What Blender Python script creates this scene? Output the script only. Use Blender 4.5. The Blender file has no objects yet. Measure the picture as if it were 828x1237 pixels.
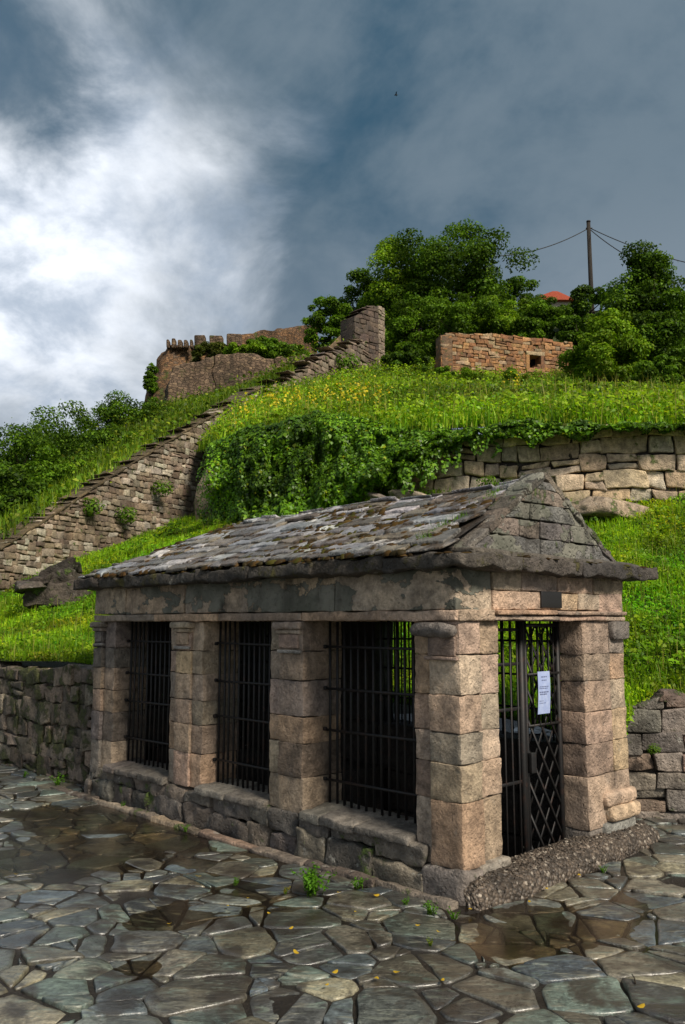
import bpy, math, numpy as np
from mathutils import Vector

# ------------------------------------------------------------------ camera, sky, sun, exposure
S = bpy.context.scene
COL = S.collection
R = math.radians
F, CX, CY, EYE, HOR = 1040., 414., 618.5, 1.65, 752.
PITCH = math.atan((HOR - CY) / F)
cam = bpy.data.cameras.new('camera'); cam.lens = 36 * F / 1237; cam.sensor_width = 36; cam.sensor_fit = 'AUTO'
cam.clip_start = 0.05; cam.clip_end = 6000
cob = bpy.data.objects.new('camera', cam); COL.objects.link(cob)
cob.location = (0, 0, EYE); cob.rotation_euler = (R(90) + PITCH, 0, 0); S.camera = cob

SUN_DIR = np.array([.52, -.66, .77]); SUN_DIR /= np.linalg.norm(SUN_DIR)
sun = bpy.data.lights.new('sun', 'SUN'); sun.energy = 2.3; sun.angle = R(14); sun.color = (1, .90, .76)
sob = bpy.data.objects.new('sun', sun); COL.objects.link(sob)
sob.rotation_euler = Vector(SUN_DIR).to_track_quat('Z', 'Y').to_euler()

S.view_settings.view_transform = 'Standard'; S.view_settings.look = 'None'
S.view_settings.exposure = 1.22; S.view_settings.gamma = 1
S.cycles.use_denoising = True
S.cycles.max_bounces = 6; S.cycles.transparent_max_bounces = 8


class NT:
    """small shortcut for node trees"""
    def __init__(s, tree): s.t = tree; s.t.nodes.clear()
    def n(s, typ, ins=None, **props):
        nd = s.t.nodes.new(typ)
        for k, v in props.items(): setattr(nd, k, v)
        for k, v in (ins or {}).items(): s.put(nd.inputs[k], v)
        return nd
    def put(s, sock, v):
        if hasattr(v, 'bl_rna') and v.bl_rna.identifier.startswith('NodeSocket'): s.t.links.new(v, sock)
        elif hasattr(v, 'outputs'): s.t.links.new(v.outputs[0], sock)
        else: sock.default_value = v
    def noise(s, vec, scale, detail=4, rough=.55, dist=0.):
        return s.n('ShaderNodeTexNoise', {'Vector': vec, 'Scale': scale, 'Detail': detail, 'Roughness': rough, 'Distortion': dist}).outputs[0]
    def ramp(s, v, a, b, lo=0., hi=1., smooth=True):
        return s.n('ShaderNodeMapRange', {'Value': v, 'From Min': a, 'From Max': b, 'To Min': lo, 'To Max': hi},
                   interpolation_type='SMOOTHSTEP' if smooth else 'LINEAR').outputs[0]
    def math(s, op, a, b=0., c=0.):
        return s.n('ShaderNodeMath', {0: a, 1: b, 2: c}, operation=op).outputs[0]
    def mix(s, f, a, b, mode='MIX'):
        nd = s.n('ShaderNodeMix', data_type='RGBA', blend_type=mode)
        s.put(nd.inputs[0], f); s.put(nd.inputs[6], a); s.put(nd.inputs[7], b); return nd.outputs[2]
    def vmath(s, op, a, b=None, scale=None):
        nd = s.n('ShaderNodeVectorMath', operation=op); s.put(nd.inputs[0], a)
        if b is not None: s.put(nd.inputs[1], b)
        if scale is not None: s.put(nd.inputs['Scale'], scale)
        return nd


def c4(c): return (c[0], c[1], c[2], 1.)


def P(px, py, D):
    """the point at distance D ahead seen at a pixel of the photograph (used once, to survey the site)"""
    x = (px - CX) / F; u = -(py - CY) / F
    d = np.array([x, math.cos(PITCH) - u * math.sin(PITCH), math.sin(PITCH) + u * math.cos(PITCH)])
    return np.array([0, 0, EYE]) + d * (D / d[1])


def G(px, py, z=0.):
    p = P(px, py, 1.) - [0, 0, EYE]
    return np.array([0, 0, EYE]) + p * ((z - EYE) / p[2])


# ---- world
w = bpy.data.worlds.new('World'); S.world = w; w.use_nodes = True
t = NT(w.node_tree)
dirv = t.n('ShaderNodeTexCoord').outputs['Generated']
sky = t.n('ShaderNodeTexSky', sky_type='NISHITA', sun_disc=False, sun_elevation=math.asin(SUN_DIR[2]),
          sun_rotation=math.atan2(SUN_DIR[0], SUN_DIR[1])).outputs[0]
sep = t.n('ShaderNodeSeparateXYZ', {0: dirv})
zz = t.math('MAXIMUM', sep.outputs[2], 0.0)
den = t.math('ADD', zz, .45)
flat = t.n('ShaderNodeCombineXYZ', {0: t.math('DIVIDE', sep.outputs[0], den), 1: t.math('DIVIDE', sep.outputs[1], den), 2: 0.}).outputs[0]
n1 = t.noise(flat, 2.6, 9, .58, .35)
n2 = t.noise(t.vmath('ADD', flat, (7.3, 2.1, 0)), 1.5, 7, .6, .7)
n3 = t.noise(t.vmath('ADD', flat, (3.3, 9.1, 0)), 6.5, 6, .6, .2)
bd = P(5, 290, 1.) - [0, 0, EYE]; bd = bd / np.linalg.norm(bd)
dist = t.vmath('DISTANCE', dirv, tuple(bd)).outputs['Value']
dd = t.math('ADD', dist, t.math('MULTIPLY', t.math('SUBTRACT', n1, .5), .50))
dd = t.math('ADD', dd, t.math('MULTIPLY', t.math('SUBTRACT', n3, .5), .20))
hd = P(15, 75, 1.) - [0, 0, EYE]; hd = hd / np.linalg.norm(hd)
hole = t.math('ADD', t.vmath('DISTANCE', dirv, tuple(hd)).outputs['Value'], t.math('MULTIPLY', t.math('SUBTRACT', n3, .5), .16))
bright = t.math('MULTIPLY', t.ramp(dd, .335, .08), t.ramp(hole, .03, .13, .12, 1.))
dark = t.mix(t.ramp(t.math('ADD', t.math('MULTIPLY', n2, .7), t.math('MULTIPLY', n3, .3)), .39, .60), (.019, .046, .073, 1), (.070, .096, .120, 1))
low = t.ramp(sep.outputs[2], .50, .22)
dark = t.mix(t.math('MULTIPLY', low, .55), dark, (.150, .172, .198, 1))
lit = t.mix(t.ramp(n3, .3, .66), (.21, .245, .295, 1), (.52, .54, .575, 1))
cloud = t.mix(bright, dark, lit)
back = t.ramp(sep.outputs[1], .25, -.35)
cloud = t.mix(back, cloud, t.mix(t.ramp(n2, .35, .7), (.14, .16, .18, 1), (.27, .28, .30, 1)))
cl10 = t.vmath('SCALE', cloud, scale=10.).outputs[0]
gap = t.ramp(n2, .62, .9, 0., .12)
colr = t.mix(gap, cl10, sky)
bg = t.n('ShaderNodeBackground', {'Color': colr, 'Strength': .1})
t.n('ShaderNodeOutputWorld', {'Surface': bg.outputs[0]})

# ------------------------------------------------------------------ noise and mesh helpers
rng = np.random.default_rng(7)


def _h(ix, iy, iz, seed):
    h = (ix * 374761393 + iy * 668265263 + iz * 1440670441 + seed * 1274126177) & 0xffffffff
    h = ((h ^ (h >> 13)) * 1274126177) & 0xffffffff
    return ((h ^ (h >> 16)) & 0xffff) / 65535.


def vn(p, seed=0):
    p = np.asarray(p, float); i = np.floor(p).astype(np.int64); f = p - i; f = f * f * (3 - 2 * f)
    r = 0
    for a in (0, 1):
        wa = f[..., 0] if a else 1 - f[..., 0]
        for b in (0, 1):
            wb = f[..., 1] if b else 1 - f[..., 1]
            for c in (0, 1):
                wc = f[..., 2] if c else 1 - f[..., 2]
                r = r + wa * wb * wc * _h(i[..., 0] + a, i[..., 1] + b, i[..., 2] + c, seed)
    return r


def fbm(p, seed=0, o=4):
    p = np.asarray(p, float); s = 0; a = 1; t_ = 0
    for k in range(o): s = s + a * vn(p * 2 ** k, seed + k); t_ += a; a *= .5
    return s / t_ - .5


def fbm2(x, y, seed=0, o=4):
    x, y = np.broadcast_arrays(np.asarray(x, float), np.asarray(y, float))
    return fbm(np.stack([x, y, np.zeros_like(x)], -1), seed, o)


def lin(*c): return np.array([(v / 255 / 12.92 if v / 255 < .04045 else ((v / 255 + .055) / 1.055) ** 2.4) for v in c])


class MB:
    def __init__(s): s.v = []; s.q = []; s.t = []; s.c = []; s.n = 0; s.poly = []
    def add(s, v, q=None, t=None, col=(1, 1, 1), poly=None):
        v = np.asarray(v, float).reshape(-1, 3); k = s.n
        s.v.append(v); col = np.asarray(col, float)
        s.c.append(np.broadcast_to(col, (len(v), 3)) if col.ndim == 1 else col)
        if q is not None and len(q): s.q.append(np.asarray(q, np.int64) + k)
        if t is not None and len(t): s.t.append(np.asarray(t, np.int64) + k)
        if poly:
            for p in poly: s.poly.append(np.asarray(p, np.int64) + k)
        s.n += len(v)
    def build(s, name, mat, parent=None, origin=None, smooth=True):
        v = np.concatenate(s.v); c = np.concatenate(s.c)
        if origin is None:
            if parent is not None: origin = (0, 0, 0) if parent.get('_w') is None else parent['_w']
            else: origin = ((v[:, 0].min() + v[:, 0].max()) / 2, (v[:, 1].min() + v[:, 1].max()) / 2, v[:, 2].min())
        origin = np.array(list(origin), float)
        v = v - origin
        q = np.concatenate(s.q) if s.q else np.zeros((0, 4), np.int64)
        tr = np.concatenate(s.t) if s.t else np.zeros((0, 3), np.int64)
        loops = [q.ravel(), tr.ravel()] + s.poly
        starts = [np.arange(len(q)) * 4, len(q) * 4 + np.arange(len(tr)) * 3]
        k = len(q) * 4 + len(tr) * 3; ps = []
        for p in s.poly: ps.append(k); k += len(p)
        starts = np.concatenate(starts + [np.array(ps, np.int64)])
        me = bpy.data.meshes.new(name)
        me.vertices.add(len(v)); me.vertices.foreach_set('co', v.astype(np.float32).ravel())
        li = np.concatenate(loops).astype(np.int32)
        me.loops.add(len(li)); me.loops.foreach_set('vertex_index', li)
        me.polygons.add(len(starts)); me.polygons.foreach_set('loop_start', starts.astype(np.int32))
        me.update(calc_edges=True); me.validate()
        a = me.attributes.new('tint', 'FLOAT_COLOR', 'POINT')
        if len(a.data) == len(c):
            a.data.foreach_set('color', np.concatenate([c, np.ones((len(c), 1))], 1).astype(np.float32).ravel())
        if smooth: me.shade_smooth()
        me.materials.append(mat)
        o = bpy.data.objects.new(name, me); COL.objects.link(o)
        if parent is not None:
            o.parent = parent
            o['_w'] = tuple(float(x) for x in origin)
            pw = np.array(list(parent['_w'])) if parent.get('_w') is not None else np.zeros(3)
            o.location = tuple(origin - pw)
        else:
            o.location = tuple(origin); o['_w'] = tuple(float(x) for x in origin)
        return o


def empty(name, loc, label, cat, group=None):
    o = bpy.data.objects.new(name, None); COL.objects.link(o); o.location = tuple(float(x) for x in loc)
    o['_w'] = tuple(float(x) for x in loc); o.empty_display_size = .2
    return tag(o, label, cat, group)


def tag(o, label, cat, group=None, kind=None):
    o['label'] = label; o['category'] = cat
    if group: o['group'] = group
    if kind: o['kind'] = kind
    return o


def struct(o, label, cat): return tag(o, label, cat, kind='structure')


_cache = {}


def ugrid(nx, ny, nz):
    key = (nx, ny, nz)
    if key in _cache: return _cache[key]
    ids = []; quads = []; k = 0
    def face(fixed, val, a, na, b, nb, flip):
        nonlocal k
        ia, ib = np.meshgrid(np.arange(na), np.arange(nb), indexing='ij')
        arr = np.zeros((na, nb, 3), int); arr[..., a] = ia; arr[..., b] = ib; arr[..., fixed] = val
        ids.append(arr.reshape(-1, 3))
        g = np.arange(na * nb).reshape(na, nb) + k
        qd = np.stack([g[:-1, :-1], g[1:, :-1], g[1:, 1:], g[:-1, 1:]], -1).reshape(-1, 4)
        quads.append(qd[:, ::-1] if flip else qd); k += na * nb
    face(0, 0, 1, ny, 2, nz, True); face(0, nx - 1, 1, ny, 2, nz, False)
    face(1, 0, 2, nz, 0, nx, True); face(1, ny - 1, 2, nz, 0, nx, False)
    face(2, 0, 0, nx, 1, ny, True); face(2, nz - 1, 0, nx, 1, ny, False)
    _cache[key] = (np.concatenate(ids), np.concatenate(quads)); return _cache[key]


def blk(mb, c8, r=.015, amp=.006, freq=9., n=3, col=(1, 1, 1), seed=0):
    """one rough stone: a rounded, noise-worn hexahedron from 8 corners (x fastest, then y, then z)"""
    c8 = np.asarray(c8, float)
    sx = np.linalg.norm(c8[1] - c8[0] + c8[7] - c8[6]) / 2; sy = np.linalg.norm(c8[2] - c8[0] + c8[7] - c8[5]) / 2
    sz = np.linalg.norm(c8[4] - c8[0] + c8[7] - c8[3]) / 2
    cs = []; half = np.maximum(np.array([sx, sy, sz]) / 2, 1e-4); r = min(r, .45 * half.min() * 2)
    mid = np.mean([sx, sy, sz])
    for s_ in (sx, sy, sz):
        m = max(1, min(n * 3, int(round(n * s_ / mid))))
        e = min(.45, r / max(s_, 1e-4)) * 2
        cs.append(np.concatenate([[-1, -1 + e * .4], np.linspace(-1 + e, 1 - e, m + 1), [1 - e * .4, 1]]))
    ids, quads = ugrid(*[len(c) for c in cs])
    p = np.stack([cs[k][ids[:, k]] for k in range(3)], -1) * half
    inner = np.clip(p, -(half - r), half - r); d = p - inner; L = np.linalg.norm(d, axis=1, keepdims=True)
    q = np.where(L > 1e-9, inner + d * (r / np.maximum(L, 1e-9)), p) / half
    u = (q + 1) / 2; x, y, z = u[:, :1], u[:, 1:2], u[:, 2:]
    out = 0
    for i in range(8):
        wx = x if i & 1 else 1 - x; wy = y if i & 2 else 1 - y; wz = z if i & 4 else 1 - z
        out = out + wx * wy * wz * c8[i]
    if amp > 0:
        so = np.array([seed * 3.7, seed * 1.3, seed * 2.1])
        dv = np.stack([fbm(out * freq + so + k * 19.3, 11 + k, 3) for k in range(3)], -1)
        out = out + dv * amp * 2.6
    mb.add(out, quads, col=np.asarray(col))


def pick(pal, br=.15):
    c = pal[rng.integers(len(pal))]
    return np.asarray(c) * (1 + rng.uniform(-br, br)) * (1 + rng.uniform(-.04, .04, 3))


def tube(mb, pts, rad, k=8, col=(1, 1, 1), cap=True):
    pts = np.asarray(pts, float); rad = np.broadcast_to(np.asarray(rad, float), (len(pts),))
    tg = np.gradient(pts, axis=0); tg /= np.maximum(np.linalg.norm(tg, axis=1, keepdims=True), 1e-9)
    ref = np.array([0, 0, 1.]) if abs(tg[:, 2]).mean() < .8 else np.array([1., 0, 0])
    a = np.cross(tg, ref); a /= np.maximum(np.linalg.norm(a, axis=1, keepdims=True), 1e-9); b = np.cross(tg, a)
    th = np.arange(k) / k * 2 * math.pi
    v = pts[:, None] + rad[:, None, None] * (np.cos(th)[None, :, None] * a[:, None] + np.sin(th)[None, :, None] * b[:, None])
    m = len(pts); g = np.arange(m * k).reshape(m, k); g2 = np.roll(g, -1, 1)
    q = np.stack([g[:-1], g2[:-1], g2[1:], g[1:]], -1).reshape(-1, 4)
    mb.add(v.reshape(-1, 3), q, col=col, poly=[g[0][::-1], g[-1]] if cap else None)


def bar(mb, a, b, wx, wy, col=(1, 1, 1)):
    """a straight rectangular bar from a to b"""
    a = np.asarray(a, float); b = np.asarray(b, float); d = b - a; d /= np.linalg.norm(d)
    ref = np.array([0, 0, 1.]) if abs(d[2]) < .9 else np.array([*U, 0])
    x = np.cross(d, ref); x /= np.linalg.norm(x); y = np.cross(d, x)
    v = [e + sx * x * wx / 2 + sy * y * wy / 2 for e in (a, b) for sx, sy in ((-1, -1), (1, -1), (1, 1), (-1, 1))]
    mb.add(v, [[3, 2, 1, 0], [4, 5, 6, 7], [0, 1, 5, 4], [1, 2, 6, 5], [2, 3, 7, 6], [3, 0, 4, 7]], col=col)


def nrm(v): return v / np.maximum(np.linalg.norm(v, axis=-1, keepdims=True), 1e-9)


def leaves(mb, pos, nor, size, col, asp=.62, fold=.18, droop=None):
    """one bent four-cornered leaf for each position"""
    N = len(pos); nor = nrm(nor + rng.normal(0, .001, (N, 3)))
    tdir = rng.normal(0, 1, (N, 3))
    if droop is not None: tdir = tdir * .6 + np.asarray(droop)
    tdir = nrm(tdir - (tdir * nor).sum(1, keepdims=True) * nor); b = np.cross(nor, tdir)
    size = np.broadcast_to(np.asarray(size, float), (N,))[:, None]
    v = np.empty((N, 4, 3))
    v[:, 0] = pos - tdir * size * .5
    v[:, 1] = pos + b * size * asp * .5 + nor * size * fold - tdir * size * .08
    v[:, 2] = pos + tdir * size * .5 - nor * size * fold * .4
    v[:, 3] = pos - b * size * asp * .5 + nor * size * fold - tdir * size * .08
    q = np.arange(N * 4).reshape(N, 4)
    mb.add(v.reshape(-1, 3), q, col=np.repeat(np.asarray(col) * np.ones((N, 3)), 4, 0))


def blades(mb, pos, h, wd, col, lean=.35):
    N = len(pos); az = rng.uniform(0, 2 * math.pi, N); l = np.abs(rng.normal(0, lean, N))
    h = np.broadcast_to(np.asarray(h, float), (N,)); wd = np.broadcast_to(np.asarray(wd, float), (N,))
    d = np.stack([np.cos(az), np.sin(az), np.zeros(N)], -1); s = np.stack([-d[:, 1], d[:, 0], d[:, 2]], -1)
    z = np.array([0, 0, 1.])
    m = pos + d * (h * l * .3)[:, None] + z * (h * .55)[:, None]
    tp = pos + d * (h * l)[:, None] + z * (h * np.cos(np.minimum(l, 1.2)))[:, None]
    v = np.stack([pos - s * wd[:, None] / 2, pos + s * wd[:, None] / 2, m + s * wd[:, None] * .4, m - s * wd[:, None] * .4, tp], 1)
    g = np.arange(N)[:, None] * 5
    mb.add(v.reshape(-1, 3), g + np.array([0, 1, 2, 3]), g + np.array([3, 2, 4]), col=np.repeat(np.asarray(col) * np.ones((N, 3)), 5, 0))


# ------------------------------------------------------------------ materials
def newmat(name):
    m = bpy.data.materials.new(name); m.use_nodes = True; return m, NT(m.node_tree)


def finish(t, bsdf, disp=None):
    t.n('ShaderNodeOutputMaterial', {'Surface': bsdf})


def stone(name, grime=.5, moss=.0, plaster=.0, bump=.5, rough=.8, base=None, fine=46., mosscol=(.045, .07, .012), streak=3.2, spec=.35, pit=.6, lichen=.15):
    m, t = newmat(name)
    pos = t.n('ShaderNodeNewGeometry').outputs['Position']
    tint = t.n('ShaderNodeAttribute', attribute_name='tint').outputs['Color'] if base is None else base
    big = t.noise(pos, 2.3, 5, .6); med = t.noise(pos, 11, 6, .65); fin = t.noise(pos, fine, 6, .7)
    c = t.mix(1., tint, t.n('ShaderNodeCombineColor', {0: t.ramp(big, .25, .75, .72, 1.25), 1: t.ramp(big, .25, .75, .74, 1.22), 2: t.ramp(big, .25, .75, .78, 1.18)}).outputs[0], 'MULTIPLY')
    v2 = t.math('MULTIPLY', t.ramp(med, .3, .7, .60, 1.30), t.ramp(fin, .28, .72, .78, 1.20))
    c = t.mix(1., c, t.n('ShaderNodeCombineColor', {0: v2, 1: v2, 2: v2}).outputs[0], 'MULTIPLY')
    # pale lichen and pale scuffs
    if lichen:
        li = t.math('MULTIPLY', t.ramp(t.noise(t.vmath('ADD', pos, (4, 8, 1)), 7.5, 6, .7), .60, .70), lichen * 3)
        c = t.mix(t.math('MINIMUM', li, .85), c, (.34, .33, .29, 1))
    h = t.math('ADD', t.math('MULTIPLY', med, .5), t.math('MULTIPLY', fin, .5))
    if plaster:
        pm = t.ramp(t.noise(t.vmath('MULTIPLY', pos, (1, 1, 1.5)), 2.1, 6, .62, .4), .60 - .2 * plaster, .615 - .2 * plaster)
        pc = t.mix(t.ramp(t.noise(pos, 5, 5), .35, .65), (.105, .108, .085, 1), (.20, .195, .16, 1))
        c = t.mix(pm, c, pc); h = t.math('ADD', t.math('MULTIPLY', h, t.math('SUBTRACT', 1., t.math('MULTIPLY', pm, .7))), t.math('MULTIPLY', pm, .8))
    if grime:
        sv = t.vmath('MULTIPLY', pos, (streak, streak, .55))
        g = t.math('ADD', t.math('MULTIPLY', t.noise(sv, 1., 6, .65, .3), .55), t.math('MULTIPLY', t.noise(pos, 3.1, 6, .65), .45))
        gm = t.ramp(g, .50, .70, 0., grime)
        c = t.mix(gm, c, (.032, .027, .021, 1))
    if moss:
        mm = t.ramp(t.noise(t.vmath('ADD', pos, (9, 3, 5)), 4.2, 7, .68), .62 - .25 * moss, .70 - .25 * moss, 0., .9)
        mc = t.mix(t.ramp(t.noise(pos, 30, 4), .35, .65), c4(mosscol), c4(np.array(mosscol) * 2.1))
        c = t.mix(mm, c, mc); h = t.math('ADD', h, t.math('MULTIPLY', mm, .35))
    if pit:
        vo = t.n('ShaderNodeTexVoronoi', {'Vector': t.vmath('ADD', pos, t.vmath('SCALE', t.n('ShaderNodeTexNoise', {'Vector': pos, 'Scale': 14.}).outputs['Color'], scale=.06)), 'Scale': 30.}).outputs['Distance']
        h = t.math('ADD', h, t.math('MULTIPLY', t.ramp(vo, .0, .5), .35 * pit))
    bm = t.n('ShaderNodeBump', {'Strength': bump, 'Distance': .045, 'Height': h})
    rg = t.ramp(big, .3, .7, rough - .12, min(1, rough + .1))
    b = t.n('ShaderNodeBsdfPrincipled', {'Base Color': c, 'Roughness': rg, 'Normal': bm, 'Specular IOR Level': spec})
    finish(t, b.outputs[0]); return m


def rubble(name, pal, mortar, scale=3.2, squash=1.6, bump=.9, grime=.5, moss=.3, mosscol=(.05, .075, .015)):
    """far masonry: many small irregular stones in mortar"""
    m, t = newmat(name)
    pos = t.n('ShaderNodeNewGeometry').outputs['Position']
    wv = t.vmath('ADD', pos, t.vmath('SCALE', t.n('ShaderNodeTexNoise', {'Vector': pos, 'Scale': 2.5, 'Detail': 3.}).outputs['Color'], scale=.18))
    wv = t.vmath('MULTIPLY', wv, (1, 1, squash))
    ed = t.n('ShaderNodeTexVoronoi', {'Vector': wv, 'Scale': scale, 'Randomness': .8}, feature='DISTANCE_TO_EDGE').outputs['Distance']
    cl = t.n('ShaderNodeTexVoronoi', {'Vector': wv, 'Scale': scale, 'Randomness': .8}).outputs['Color']
    cs = t.n('ShaderNodeSeparateColor', {0: cl})
    c = t.mix(cs.outputs[0], c4(pal[0]), c4(pal[1])); c = t.mix(t.ramp(cs.outputs[1], .5, 1.), c, c4(pal[2]))
    nz = t.noise(pos, 4, 8, .75); v2 = t.ramp(nz, .28, .72, .4, 1.7)
    c = t.mix(1., c, t.n('ShaderNodeCombineColor', {0: v2, 1: v2, 2: v2}).outputs[0], 'MULTIPLY')
    j = t.ramp(ed, .02, .085); c = t.mix(j, c4(mortar), c)
    g = t.ramp(t.noise(t.vmath('MULTIPLY', pos, (.7, .7, .22)), 1., 7, .68, .4), .48, .68, 0., grime); c = t.mix(g, c, (.02, .017, .012, 1))
    mm = t.ramp(t.noise(pos, .8, 8, .7), .66 - .22 * moss, .74 - .22 * moss, 0., .85); c = t.mix(mm, c, c4(mosscol))
    h = t.math('ADD', t.math('MULTIPLY', j, .7), t.math('MULTIPLY', nz, .5))
    bm = t.n('ShaderNodeBump', {'Strength': bump, 'Distance': .12, 'Height': h})
    b = t.n('ShaderNodeBsdfPrincipled', {'Base Color': c, 'Roughness': .9, 'Normal': bm, 'Specular IOR Level': .2})
    finish(t, b.outputs[0]); return m


def leafmat(name, trans=.35, rough=.55, spec=.12):
    m, t = newmat(name)
    tint = t.n('ShaderNodeAttribute', attribute_name='tint').outputs['Color']
    b = t.n('ShaderNodeBsdfPrincipled', {'Base Color': tint, 'Roughness': rough, 'Specular IOR Level': spec})
    tc = t.mix(1., tint, (1.25, 1.3, .45, 1), 'MULTIPLY')
    tr = t.n('ShaderNodeBsdfTranslucent', {'Color': tc})
    mx = t.n('ShaderNodeMixShader', {0: trans}); t.put(mx.inputs[1], b.outputs[0]); t.put(mx.inputs[2], tr.outputs[0])
    finish(t, mx.outputs[0]); return m


def soil(name, cols, scale=1.5, bump=.6, rough=.9):
    m, t = newmat(name); pos = t.n('ShaderNodeNewGeometry').outputs['Position']
    a = t.noise(pos, scale, 7, .65); b_ = t.noise(pos, scale * 9, 6, .7)
    c = t.mix(t.ramp(a, .35, .65), c4(cols[0]), c4(cols[1])); c = t.mix(t.ramp(b_, .4, .7), c, c4(cols[2]))
    bm = t.n('ShaderNodeBump', {'Strength': bump, 'Distance': .1, 'Height': b_})
    b = t.n('ShaderNodeBsdfPrincipled', {'Base Color': c, 'Roughness': rough, 'Normal': bm, 'Specular IOR Level': .2 if rough > .8 else .5})
    finish(t, b.outputs[0]); return m


def metal(name, col, rough=.5, metallic=0., rust=.0):
    m, t = newmat(name); pos = t.n('ShaderNodeNewGeometry').outputs['Position']
    c = t.mix(t.ramp(t.noise(pos, 14, 6, .7), .5, .7, 0., rust), c4(col), (.10, .032, .012, 1))
    bm = t.n('ShaderNodeBump', {'Strength': .3, 'Distance': .004, 'Height': t.noise(pos, 90, 4)})
    b = t.n('ShaderNodeBsdfPrincipled', {'Base Color': c, 'Roughness': rough, 'Metallic': metallic, 'Normal': bm})
    finish(t, b.outputs[0]); return m


M = {}
M['ashlar'] = stone('warm_ashlar', grime=.42, bump=1., plaster=.0, pit=.45, lichen=.10)
M['frieze'] = stone('plastered_frieze', grime=.95, bump=.9, plaster=.45, pit=.5, lichen=.05)
M['plinth'] = stone('damp_plinth', grime=.97, moss=.08, bump=.9, lichen=.3, rough=.6)
M['slab'] = stone('dark_eave', grime=.9, moss=.22, bump=1., mosscol=(.05, .045, .012), lichen=.2)
M['pediment'] = stone('pediment_stone', grime=.9, moss=.22, bump=1., lichen=.4, plaster=.35)
M['slate'] = stone('roof_slate', grime=.6, moss=.33, mosscol=(.04, .024, .010), bump=1., rough=.40, spec=.5, fine=30, lichen=.2)
M['bigwall'] = stone('terrace_stone', grime=.45, moss=.12, bump=.8, lichen=.16)
M['diagwall'] = stone('stair_wall_stone', grime=.55, moss=.12, bump=.8, lichen=.08)
M['mosswall'] = stone('mossy_rubble', grime=.8, moss=.52, bump=1., mosscol=(.030, .036, .009), lichen=.12)
M['ruin'] = stone('ochre_ruin', grime=.7, moss=.12, bump=.8, mosscol=(.05, .07, .015), lichen=.05)
M['rock'] = stone('boulder_rock', grime=.6, moss=.3, bump=1., fine=16, lichen=.2)
M['fort'] = rubble('fortress_stone', [(.13, .075, .04), (.19, .105, .052), (.10, .07, .048)], (.075, .05, .032), 2.8, 1.9, moss=.45, grime=.75, bump=.9)
M['fortdark'] = rubble('dark_rampart_stone', [(.09, .063, .044), (.13, .09, .06), (.17, .12, .075)], (.068, .048, .034), 3.0, 1.8, moss=.4, grime=.75, bump=.9)
M['leaf'] = leafmat('leaf'); M['grass'] = leafmat('grass_blade', .4, .5, .2); M['ivy'] = leafmat('ivy_leaf', .22, .42, .3)
M['petal'] = leafmat('petal', .3, .6, .1)
M['turf'] = soil('turf_soil', [(.022, .035, .008), (.04, .06, .012), (.03, .028, .014)])
M['mud'] = soil('mud', [(.034, .027, .020), (.050, .039, .029), (.022, .018, .014)], 6., 1., .42)
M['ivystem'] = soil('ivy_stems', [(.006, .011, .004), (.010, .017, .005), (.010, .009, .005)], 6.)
M['bark'] = soil('bark', [(.04, .03, .02), (.06, .045, .03), (.025, .02, .014)], 5.)
M['iron'] = metal('black_iron', (.0045, .0045, .005), .6, 0., .22)
M['plaque'] = metal('plaque_metal', (.012, .011, .011), .5)
M['pole'] = soil('pole_wood', [(.035, .03, .027), (.05, .043, .036), (.02, .018, .016)], 8.)
M['wire'] = metal('wire', (.012, .012, .013), .7)
M['roofred'] = soil('red_roof', [(.30, .06, .03), (.36, .085, .04), (.20, .04, .025)], 9.)
M['render'] = soil('wall_render', [(.5, .46, .38), (.42, .38, .32), (.36, .33, .28)], 2.)
M['feather'] = metal('feather', (.015, .015, .016), .8)
M['interior'] = stone('shaded_interior_stone', grime=.95, bump=.6, base=(.035, .030, .026, 1), lichen=0.)  # shade of the inside is put into this near-black base colour

# paper with faint printed grey
m, t = newmat('paper'); pos = t.n('ShaderNodeNewGeometry').outputs['Position']
c = t.mix(t.ramp(t.noise(pos, 25, 4), .4, .7), (.29, .36, .58, 1), (.37, .44, .64, 1))
finish(t, t.n('ShaderNodeBsdfPrincipled', {'Base Color': c, 'Roughness': .6}).outputs[0]); M['paper'] = m
m, t = newmat('ink'); finish(t, t.n('ShaderNodeBsdfPrincipled', {'Base Color': (.10, .12, .22, 1), 'Roughness': .7}).outputs[0]); M['ink'] = m

# flagstones: per-stone tint, damp patches
m, t = newmat('flagstone'); pos = t.n('ShaderNodeNewGeometry').outputs['Position']
tint = t.n('ShaderNodeAttribute', attribute_name='tint').outputs['Color']
big = t.noise(pos, 1.4, 6, .62); med = t.noise(pos, 9, 7, .68, .3); fin = t.noise(pos, 45, 6, .72)
lay = t.noise(t.vmath('MULTIPLY', pos, (1.6, 5.5, 4)), 3.2, 6, .7, 1.4)
v2 = t.math('MULTIPLY', t.ramp(med, .3, .7, .35, 1.6), t.ramp(fin, .28, .72, .5, 1.5))
c = t.mix(1., tint, t.n('ShaderNodeCombineColor', {0: v2, 1: v2, 2: v2}).outputs[0], 'MULTIPLY')
c = t.mix(t.ramp(lay, .50, .64, 0., .75), c, t.mix(t.ramp(t.noise(pos, 2.7, 4), .4, .6), (.30, .29, .22, 1), (.17, .24, .20, 1)))
mudm = t.ramp(t.noise(t.vmath('ADD', pos, (5, 2, 0)), 3.2, 8, .7, .5), .47, .62, 0., .9)
c = t.mix(mudm, c, (.035, .026, .016, 1))
wet = t.ramp(t.math('ADD', t.math('MULTIPLY', big, .75), t.math('MULTIPLY', med, .25)), .42, .60)
wv = t.ramp(wet, 0., 1., 1., .55); c = t.mix(1., c, t.n('ShaderNodeCombineColor', {0: wv, 1: wv, 2: wv}).outputs[0], 'MULTIPLY')
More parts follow.
